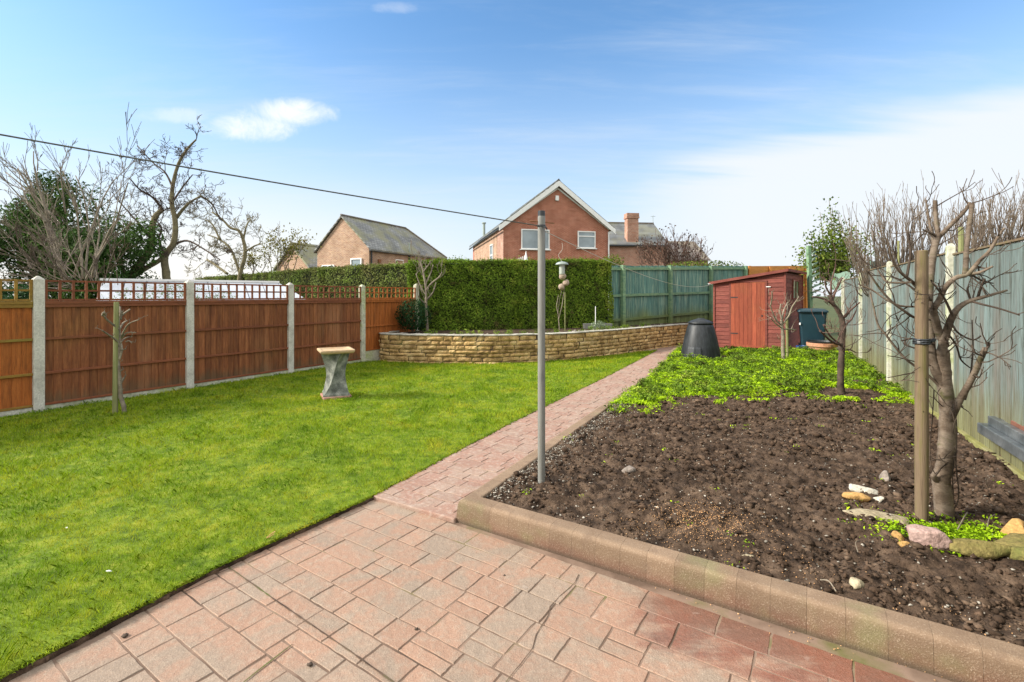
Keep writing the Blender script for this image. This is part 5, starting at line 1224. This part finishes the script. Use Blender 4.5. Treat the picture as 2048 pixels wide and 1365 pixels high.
spiky('spiky_shrub', 'greyer dense leafless shrub at the right edge above the fence', 1985, 8.2, [
 (1920, 400, 10, 12, -.3), (1955, 370, 14, 14, -.1), (1990, 365, 14, 14, 0), (2030, 340, 16, 14, 0), (2075, 335, 14, 16, .1), (2120, 360, 10, 16, .2), (2000, 440, 14, 34, 0)], 1.3, m_shrubb, m_barkg, .006)
def evergreen():
    c = P(1658, 470, 15.5); t = thing('evergreen_tree', (c.x, c.y, 1.0), 'yellow-green leafy evergreen with upright sprigs behind the end of the weathered fence', 'tree'); mb = MB(); Cs = []
    for (x, y, n, s) in ((1668, 508, 650, .36), (1690, 485, 330, .30), (1700, 505, 600, .34), (1648, 512, 600, .28), (1630, 520, 260, .26), (1650, 540, 500, .30), (1685, 540, 600, .30), (1672, 458, 90, .13), (1656, 474, 140, .16)):
        Cs.append(np.array(P(x, y, 15.5)) + rng.normal(size=(n, 3)) * np.array([s, .3, s * .85]))
    for (x, y) in ((1658, 400), (1640, 425), (1664, 415), (1622, 465), (1614, 495), (1676, 425)):
        a, b = P(x + 6, y + 90, 15.5), P(x, y, 15.5); mb.tube([a, a.lerp(b, .5) + Vector((.04, 0, 0)), b], [.02, .014, .006], 5)
        u = rng.random(70); Cs.append(np.array(a)[None] + (np.array(b) - np.array(a))[None] * u[:, None] + rng.normal(size=(70, 3)) * .10)
    C = np.concatenate(Cs); V, Fc, vv = leafcloud(C, unit(rng.normal(size=(len(C), 3))), .11, .055); npmesh('foliage', V, [Fc], m_ever, t, loc=t.location, vals=[vv]); mb.build('branches', m_barkg, t, world=True)
evergreen()
# dark slatted post and leaning slats behind the shed, screens beyond the fence
t = thing('slatted_screen', P(1622, 640, 15.2), 'tall dark green post with broken pale slats leaning beside the shed', 'screen')
mb = MB(); mb.beam(P(1623, 690, 15.2), P(1617, 492, 15.2), .12, .10, v=.5); mb.build('post', m_gpost, t, world=True, bevel=.006)
for k in range(9):
    y = 505 + k * 11; mb = MB(); x0 = 1627; mb.beam(P(x0 - 2, y + 4, 15.1), P(1633 + 8 * math.sin(k / 8 * 1.9), y - 3, 15.25), .03, .05, v=rv()); mb.build('slat', m_palegreen, t, world=True)
t = thing('woven_screen', P(1640, 560, 16.2), 'brown woven screen showing above the far end of the weathered fence', 'screen')
mb = MB(); mb.rings([[P(1632, 508, 16.2), P(1632, 560, 16.2), P(1632, 560, 16.4), P(1632, 508, 16.4)], [P(1700, 516, 15.2), P(1700, 570, 15.2), P(1700, 570, 15.4), P(1700, 516, 15.4)]]); mb.build('woven_panel', m_weave, t, world=True)
t = thing('garden_sheet', P(1680, 575, 12.9), 'pale green sheet stretched behind the far end of the weathered fence', 'sheet')
mb = MB(); rs = []
for k in range(7):
    x = 1660 + 40 * k / 6; yt = 540 + 5 * math.sin(k * .9) + k * 1.6; rs.append([P(x, yt, 15.4 - k * .28), P(x, 580, 15.2 - k * .28), P(x, 580, 15.23 - k * .28), P(x, yt, 15.43 - k * .28)])
mb.rings(rs); mb.build('sheet', m_palegreen, t, world=True, smooth=False)
t = thing('green_panel', P(1752, 560, 10.4), 'small dark green slatted panel peeping above the weathered fence', 'panel')
mb = MB()
for k in range(5): mb.beam(P(1742 + 5 * k, 570, 10.9), P(1742 + 5 * k, 522 + (k % 2), 10.9), .05, .03, v=rv())
mb.build('slats', m_gfen, t, world=True)
for (x, y0, Y, r, lab) in ((1922, 455, 6.2, .028, 'yellow-green mossy wooden stake rising behind the weathered fence'), (1797, 482, 9.2, .018, 'thin pale green post rising behind the fence near the brown stake')):
    mb = MB(); mb.tube([P(x, 600, Y), P(x, y0, Y)], r, 8); tag(mb.build('garden_post', m_stakeg), lab, 'post')
for nm_, a in (('ivy_clump', (1905, 590, 6.9)),):
    pass

# dark stepped slab with brown base at the right edge
def slab():
    e0 = Vector((4.28, 4.42, .40)); t = thing('stepped_slab', e0, 'dark grey stepped slab table with a brown base on top at the right edge', 'garden table', rz=math.atan2(-RD.y, -RD.x)); t.scale = (1.15, 1.1, 1.15)
    # local x runs towards the camera along the fence, y towards the fence
    mb = MB(); mb.rings([rrect(.62, .22, .01, -.065, .62, .22), rrect(.62, .22, .01, .015, .62, .22)], v=.5); mb.build('lower_slab', m_slate, t, bevel=.008)
    mb = MB(); mb.rings([rrect(.58, .185, .01, .015, .63, .235), rrect(.58, .185, .01, .085, .63, .235)], v=.6); mb.build('upper_slab', m_slate, t, bevel=.006)
    mb = MB(); mb.rings([rrect(.20, .14, .01, .085, .52, .235), rrect(.20, .14, .01, .115, .52, .235), rrect(.17, .115, .01, .12, .52, .235), rrect(.11, .075, .01, .30, .52, .235)], v=.5); mb.build('brown_base', m_brownp, t, bevel=.004)
    mb = MB(); mb.lathe([(.05, .30), (.06, .31), (.04, .33), (.0001, .34)], c=(.52, .235, 0), n=20); mb.build('finial', m_brownp, t)
    for x in (.55, 1.1):
        mb = MB(); mb.box((x, .2, -.20), (.06, .06, .27), v=.5); mb.build('leg', m_black, t)
slab()

# a few dead leaves dropped on the grass and the beds
def dead_leaves():
    x, y = scatter([(-3.6, 3.5), (1.0, 9.0), (-2.5, 10.6), (-5.6, 6.6)], lambda x, y: np.full(x.shape, 1.6)); n = len(x)
    V, Fc, vv = leafcloud(np.stack([x, y, np.full(n, .062)], 1), unit(rng.normal(size=(n, 3)) * .35 + np.array([0, 0, 1])), .028, .016, None, .2)
    o = npmesh('leaf_litter', V, [Fc], m_brownleaf, vals=[vv]); o['kind'] = 'stuff'; tag(o, 'scattered brown leaf scraps on the lawn', 'leaf litter')
dead_leaves()
# bits on the lawn, slabs and soil
def bit(name, px, py, z, size, m, label, cat, sc=(1, 1, .5)):
    p = G(px, py, z); V0, F0 = ico(2); V = V0 * np.array(sc) * size * (1 + .18 * rng.normal(size=(len(V0), 1))); npmesh(name, V + np.array([p.x, p.y, p.z + size * sc[2] * .8]), [F0], m, loc=(p.x, p.y, p.z)); o = bpy.data.objects[-1] if False else COL.objects[-1]
    return tag(o, label, cat)
bit('dried_leaf', 249, 1274, 0, .013, m_barkd, 'small dark brown crumb on the slabs near the lawn edge at the left', 'debris')
bit('dried_leaf', 620, 1331, 0, .011, m_barkd, 'small dark brown crumb on the slabs beside the long open joint', 'debris')
bit('dried_leaf', 833, 1260, 0, .009, m_barkd, 'small dark crumb in the middle of the patio slabs', 'debris')
bit('dried_leaf', 1009, 1152, 0, .006, m_barkd, 'tiny dark crumb on the patio left of the crack', 'debris')
bit('white_feather', 217, 1144, .045, .013, m_white, 'small white feather lying on the grass', 'feather', (1.3, .5, .4))
bit('white_feather', 134, 1057, .045, .009, m_white, 'tiny white scrap in the grass near the left edge', 'feather', (1, .6, .5))
t = thing('straw_scrap', G(533, 1078, .04), 'pale split straw scrap on the grass by the patio edge', 'debris'); mb = MB(); mb.tube([(0, 0, .004), (.012, .02, .016), (.03, .05, .022)], .003, 5); mb.tube([(.006, 0, .004), (.02, .015, .010), (.03, .035, .012)], .003, 5); mb.build('straw', m_seed, t)
def twig(px0, py0, px1, py1, r, lab):
    a, b = G(px0, py0, .15), G(px1, py1, .16); m = a.lerp(b, .5) + Vector((random.uniform(-.02, .02), .01, .015)); mb = MB(); mb.tube(smooth3([a, m, b], 4), r, 5); tag(mb.build('fallen_twig', m_barkp), lab, 'twig')
twig(1641, 1160, 1672, 1183, .003, 'thin pale twig lying on dark soil near the kerb')
twig(1915, 1060, 1935, 1025, .004, 'curved pale twig at the right of the fruit tree foot')
twig(1975, 1055, 1990, 1030, .003, 'thin pale twig on the soil before the rusty orange stone')
twig(1716, 1105, 1722, 1080, .002, 'short upright straw in the soil below the row of stones')

# ------------------------------------------------------------------ houses
def gable_house(name, label, A, B, depth, eave, apex, wallm, roofm, over=.25, eaveR=None, base=0.0, skew=None):
    """A,B plan points of the gable front, left to right as seen; local x along front, local y backwards"""
    A, B = Vector(A), Vector(B); d = B - A; Wd = d.length; ang = math.atan2(d.y, d.x); t = thing(name, (A.x, A.y, base), label, 'house', rz=ang)
    e = eave - base; a = apex - base
    mb = MB(); rs = [[(0, y, 0), (Wd, y, 0), (Wd, y, e), (Wd / 2, y, a), (0, y, e)] for y in (0, depth)]
    mb.rings(rs, v=.5); mb.build('wall', wallm, t)
    mb = MB(); th = .16; sl = (a - e) / (Wd / 2)
    for s in (-1, 1):
        xe = Wd / 2 + s * (Wd / 2 + over); ze = e - over * sl + .05; rs = []
        for y in (-over * .9, depth + over): rs.append([(Wd / 2, y, a + .05), (xe, y, ze), (xe, y, ze + th), (Wd / 2, y, a + .05 + th)] if s > 0 else [(Wd / 2, y, a + .05), (Wd / 2, y, a + .05 + th), (xe, y, ze + th), (xe, y, ze)])
        mb.rings(rs, v=.5)
    mb.rings([[(Wd / 2 - .12, y, a + .15), (Wd / 2 + .12, y, a + .15), (Wd / 2, y, a + .30)] for y in (-over * .9, depth + over)], v=.4)
    mb.build('roof', roofm, t); return t, Wd, e, a, sl
def window(t, x, y, z0, z1, w_, split=None, side=False, m=None, fr=.07, bar=None):
    def put(mb, cx, cz, sx, sz, off, th):
        if side: mb.box((y - off, cx, cz), (th, sx, sz), v=.5)
        else: mb.box((cx, y - off, cz), (sx, th, sz), v=.5)
    mb = MB()
    put(mb, x + w_ / 2, z0 + fr / 2, w_, fr, .04, .09); put(mb, x + w_ / 2, z1 - fr / 2, w_, fr, .04, .09)
    put(mb, x + fr / 2, (z0 + z1) / 2, fr, z1 - z0 - 2 * fr, .04, .09); put(mb, x + w_ - fr / 2, (z0 + z1) / 2, fr, z1 - z0 - 2 * fr, .04, .09)
    if split: put(mb, x + w_ * split, (z0 + z1) / 2, fr, z1 - z0 - 2 * fr, .04, .07)
    if bar: put(mb, x + w_ / 2, z0 + (z1 - z0) * bar, w_ - 2 * fr, fr, .04, .07)
    f = mb.build('window', m or m_white, t)
    mb = MB(); put(mb, x + w_ / 2, (z0 + z1) / 2, w_ - 2 * fr, z1 - z0 - 2 * fr, .015, .02); mb.build('pane', m_glass, f)
    mb = MB(); put(mb, x + w_ / 2, z0 - .03, w_ + .16, .055, .09, .18); mb.build('sill', m or m_white, f)

# red gabled house straight ahead
A, B = (-.56, 32.0), (6.80, 33.7)
t, Wd, e, a, sl = gable_house('brick_house', 'red brick two-storey house with white bargeboards facing the garden', A, B, 14.0, 6.35, 9.25, m_brick, m_roof2, .3, base=.4)
for s in (-1, 1):
    x1 = Wd / 2 + s * (Wd / 2 + .36); z1 = e - .36 * sl + .02; mb = MB(); y = -.33
    rs = [[(Wd / 2, yy, a + .14), (x1, yy, z1 + .12), (x1, yy, z1 - .22), (Wd / 2, yy, a - .22)] for yy in (y, y + .07)]
    if s > 0: rs = [r[::-1] for r in rs]
    mb.rings(rs, v=.5); mb.build('bargeboard', m_white, t)
    mb = MB(); x1 = Wd / 2 + s * (Wd / 2 + .02); z1 = e - .06; rs = [[(Wd / 2, yy, a - .25), (x1, yy, z1 - .0), (x1, yy, z1 - .12), (Wd / 2, yy, a - .38)] for yy in (-.05, -.012)]
    if s > 0: rs = [r[::-1] for r in rs]
    mb.rings(rs, v=.5); mb.build('bargeboard', m_white, t)
def zpx(py, Y, b=.4): return CZ - (py - HY) / F * Y - b
window(t, 1.20, 0, zpx(499, 32.4), zpx(459, 32.4), 1.98, split=.76)
window(t, 5.22, 0, zpx(497, 33.3), zpx(463, 33.3), 1.30, bar=.70)
mb = MB(); mb.box((3.72, -.06, zpx(397, 32.8)), (.24, .12, .34), v=.5); mb.build('alarm_box', m_white, t, bevel=.02)
mb = MB(); mb.tube([(Wd - .05, -.08, 0), (Wd - .05, -.08, e - .3)], .05, 8); mb.build('drainpipe', m_white, t)
mb = MB(); mb.box((-.015, 7.6, e / 2 - .05), (.03, 10.8, e - .1)); o = mb.build('old_side_wall', m_brick2, t); o['label'] = 'older paler brickwork on the left side'
mb = MB(); mb.box((-.012, 1.05, e / 2 - .05), (.024, 2.05, e - .1)); mb.build('smooth_side_wall', m_brick3, t)
window(t, 3.4, -.03, 3.4, 5.0, 1.1, side=True, bar=.5)
mb = MB(); mb.tube([(-.32, -.3, e - .33), (-.32, 14.2, e - .33)], .06, 8); mb.build('gutter', m_black, t)
mb = MB(); mb.box((Wd - 1.3, 8.6, a - 1.35), (.55, .55, 1.7), v=.5); mb.box((Wd - 1.3, 8.6, a - .46), (.65, .65, .12), v=.5); ch = mb.build('chimney', m_brick2, t)
mb = MB(); mb.tube([(Wd - 1.3, 8.6, a - .4), (Wd - 1.3, 8.6, a + .15)], .11, 10); mb.build('chimney_pot', m_terra, ch)
mb = MB(); mb.tube([(.75, 12.2, e + .2), (.75, 12.2, e + 1.9)], .13, 10); mb.lathe([(.2, e + 1.85), (.2, e + 1.95), (.001, e + 2.0)], c=(.75, 12.2, 0), n=12); mb.build('flue', m_galv, t)

# brick bungalow on the left: gable to the left, long roof to the right, hipped far end
def bungalow():
    C = Vector((-8.94, 30.0, .6)); Dn = Vector((.423, .906)); ang = math.atan2(Dn.y, Dn.x) - math.pi / 2
    t = thing('bungalow', (C.x, C.y, .6), 'low old brick house with mossy slate roof behind the hedge on the left', 'house', rz=ang)      # local x: right of gable (outwards), y: away
    Wd, L, e, a = 4.4, 8.4, 3.93, 6.0
    mb = MB(); mb.rings([[(-Wd, y, 0), (0, y, 0), (0, y, e), (-Wd / 2, y, a), (-Wd, y, e)] for y in (0, .25)], v=.5)
    mb.box((-Wd / 2, L / 2 + .13, e / 2 - .02), (Wd, L - .26, e - .04), v=.5); mb.build('wall', m_brick2, t)
    mb = MB(); o = .22; hip = 1.9; th = .10; zE = e - .12
    R0, R1 = (-Wd / 2, -o * .6, a + .05), (-Wd / 2, L - hip, a + .05); c0, c1, c2, c3 = (o, -o * .6, zE), (o, L + o, zE), (-Wd - o, L + o, zE), (-Wd - o, -o * .6, zE)
    b = len(mb.V); up = lambda p, k: (p[0], p[1], p[2] + k)
    for k in (0, th): mb.V += [up(p, k) for p in (R0, R1, c0, c1, c2, c3)]
    for f in ((2, 3, 1, 0), (3, 4, 1), (4, 5, 0, 1)): mb.face([b + 6 + i for i in f]); mb.face([b + i for i in reversed(f)])
    for f in ((2, 3), (3, 4), (4, 5), (5, 0), (0, 2)): mb.face((b + f[0], b + f[1], b + 6 + f[1], b + 6 + f[0]))
    mb.build('roof', m_roof, t)
    mb = MB(); mb.tube([(-Wd / 2, -o * .6, a + .19), (-Wd / 2, L - hip, a + .19), (o, L + o, zE + .13)], .07, 6); mb.build('ridge_tiles', m_roof3, t)
    mb = MB(); mb.beam((.16, -.1, e - .10), (.16, L, e - .10), .10, .12); mb.build('gutter', m_black, t)
    mb = MB(); mb.tube([(.08, .15, e - .1), (.08, .15, 0)], .05, 6); mb.tube([(.08, 4.0, e - .1), (.08, 4.0, 0)], .05, 6); mb.build('drainpipe', m_black, t)
    mb = MB(); mb.tube([(.05, 4.05, e - .1), (.05, 4.05, e + .75)], .05, 6); mb.build('vent_pipe', m_galv, t)
    window(t, 2.6, .0, 2.25, 3.45, .85, side=True, fr=.06)
    window(t, -1.45, 0, 2.35, 3.35, .9, fr=.07); window(t, -3.95, 0, 2.1, 3.0, 1.1, fr=.07, split=.5)
    mb = MB(); mb.box((.05, .9, 3.2), (.14, .2, .22)); mb.build('lamp_box', m_rust, t)
    # flip the side window outward is on +x: proud trim already handled by offsets
    return t
bungalow()
t, Wd, e, a, sl = gable_house('brick_outhouse', 'mossy-roofed low building half hidden left of the brick bungalow', (-17.9, 36.5), (-14.6, 34.6), 4.0, 3.6, 5.25, m_brick2, m_roof, .2, base=.6)

# slate-roofed house with chimney behind, right of the red gable: long side to us
def slate_house():
    t = thing('slate_house', (7.9, 44.0, .5), 'older brick house with slate roof and square chimney right of the red gabled house', 'house', rz=R(6))
    Wd, D, e, a = 6.6, 7.0, 5.75, 8.15
    mb = MB(); mb.rings([[(x, 0, 0), (x, D, 0), (x, D, e), (x, D / 2, a), (x, 0, e)] for x in (0, Wd)], v=.5); mb.build('wall', m_brick4, t)
    mb = MB()
    for s in (-1, 1):
        yo = D / 2 + s * (D / 2 + .25); ze = e - .1; rs = [[(x, D / 2, a + .04), (x, yo, ze), (x, yo, ze + .12), (x, D / 2, a + .18)] for x in (-.4, Wd + .12)]
        mb.rings(rs if s < 0 else [r[::-1] for r in rs], v=.5)
    mb.build('roof', m_roof2, t)
    mb = MB(); mb.beam((-.4, D / 2, a + .2), (Wd + .1, D / 2, a + .2), .2, .12); mb.build('ridge_tiles', m_roof3, t)
    mb = MB(); mb.beam((-.4, -.3, e - .06), (Wd + .1, -.3, e - .06), .12, .14); mb.build('gutter', m_black, t)
    mb = MB(); cx = 3.35; mb.box((cx, .55, e + 1.25), (1.05, .8, 3.0), v=.5); mb.box((cx, .55, e + 2.6), (1.2, .95, .16), v=.5); mb.box((cx, .55, e + 2.85), (1.15, .9, .3), v=.5); ch = mb.build('chimney', m_brick4, t)
    mb = MB(); mb.box((cx, .18, e - .18), (1.25, .1, .14)); mb.build('flashing', m_galv, ch)
    mb = MB(); mb.tube([(Wd + .05, D / 2, a), (Wd + .05, D / 2, a + 1.0)], .03, 5); mb.tube([(Wd - .2, D / 2, a + .9), (Wd + .3, D / 2, a + .9)], .02, 5); mb.build('aerial', m_galv, t)
    t = thing('rear_wing', (14.6, 46.0, .5), 'lower brick wing with brown slate roof right of the chimneyed house', 'house', rz=R(6))
    Wd, D, e, a = 4.4, 6.0, 4.55, 6.5
    mb = MB(); mb.rings([[(x, 0, 0), (x, D, 0), (x, D, e), (x, D / 2, a), (x, 0, e)] for x in (0, Wd)], v=.5); mb.build('wall', m_brick4, t)
    mb = MB()
    for s in (-1, 1):
        yo = D / 2 + s * (D / 2 + .25); ze = e - .1; rs = [[(x, D / 2, a + .04), (x, yo, ze), (x, yo, ze + .12), (x, D / 2, a + .18)] for x in (-.1, Wd + .12)]
        mb.rings(rs if s < 0 else [r[::-1] for r in rs], v=.5)
    mb.build('roof', m_roof3, t)
    mb = MB(); mb.box((2.6, 1.0, 5.45), (.7, .5, .06), v=.5); mb.build('skylight', m_white, t)
slate_house()
t, Wd, e, a, sl = gable_house('far_house', 'small pink-roofed house far off beyond the green fence', (25.2, 62.0), (28.0, 62.0), 6, 3.7, 5.3, m_brick3, m_roof3, .2, base=.5)
t = thing('flat_roofed_garage', (26.5, 58, .5), 'flat-roofed grey garage far behind the green fence end', 'garage'); mb = MB(); mb.box((1.8, 2, 2.05), (3.8, 4, 4.1)); mb.build('wall', m_conc, t); mb = MB(); mb.box((1.8, 2, 4.2), (4.1, 4.3, .2)); mb.build('roof', m_roof2, t)
# twiggy climber in front of the wing, with a few dark leaves
def twiggy():
    base = P(1345, 540, 30); base.z = .6; t = thing('twiggy_bush', base, 'reddish leafless bush with dark leaf tips before the brick wing', 'bush'); mb = MB(); tips = []
    for k in range(34): grow(mb, Vector((base.x + random.gauss(0, .9), base.y, 2.6)), Vector((random.gauss(0, .42), random.uniform(-.2, .2), 1)), random.uniform(1.4, 2.1), .03, 2, .10, .05, (3, 5), .45, .55, .010, tips)
    mb.build('branches', m_twig, t, world=True)
    T = np.array([p[:] for p in tips]); T = T[rng.integers(0, len(T), 420)] + rng.normal(size=(420, 3)) * .12; V, Fc, vv = leafcloud(T, unit(rng.normal(size=(420, 3))), .15, .10); npmesh('foliage', V, [Fc], m_barkd, t, loc=base, vals=[vv])
twiggy()
leafball('fence_top_ivy', P(1412, 533, 19.5), (1.6, .3, .22), 900, .09, m_ever, 'brownish green creeper trailing along behind the green fence top', 'creeper')
leafball('corner_shrub', P(1225, 528, 15.4), (.35, .4, .3), 700, .06, m_ever, 'yellow-green shrub tuft where the hedge meets the green fence', 'shrub')
# folded white parasol tip beyond the hedge
t = thing('garden_ornament', P(1050, 530, 17), 'white pointed ornament with a fan shape just above the hedge', 'garden ornament'); mb = MB(); c = P(1052, 540, 17) - P(1050, 530, 17); mb.lathe([(.10, 0), (.09, .2), (.07, .35), (.035, .50), (.012, .62), (.001, .68)], c=c, n=12); mb.build('spire', m_white, t)
for k in range(5):
    mb = MB(); b0 = P(1046, 535, 17) - P(1050, 530, 17); mb.beam(b0, b0 + Vector((-.22 + .07 * k, 0, .30 + .03 * k)), .03, .03); mb.build('blade', m_white, t)
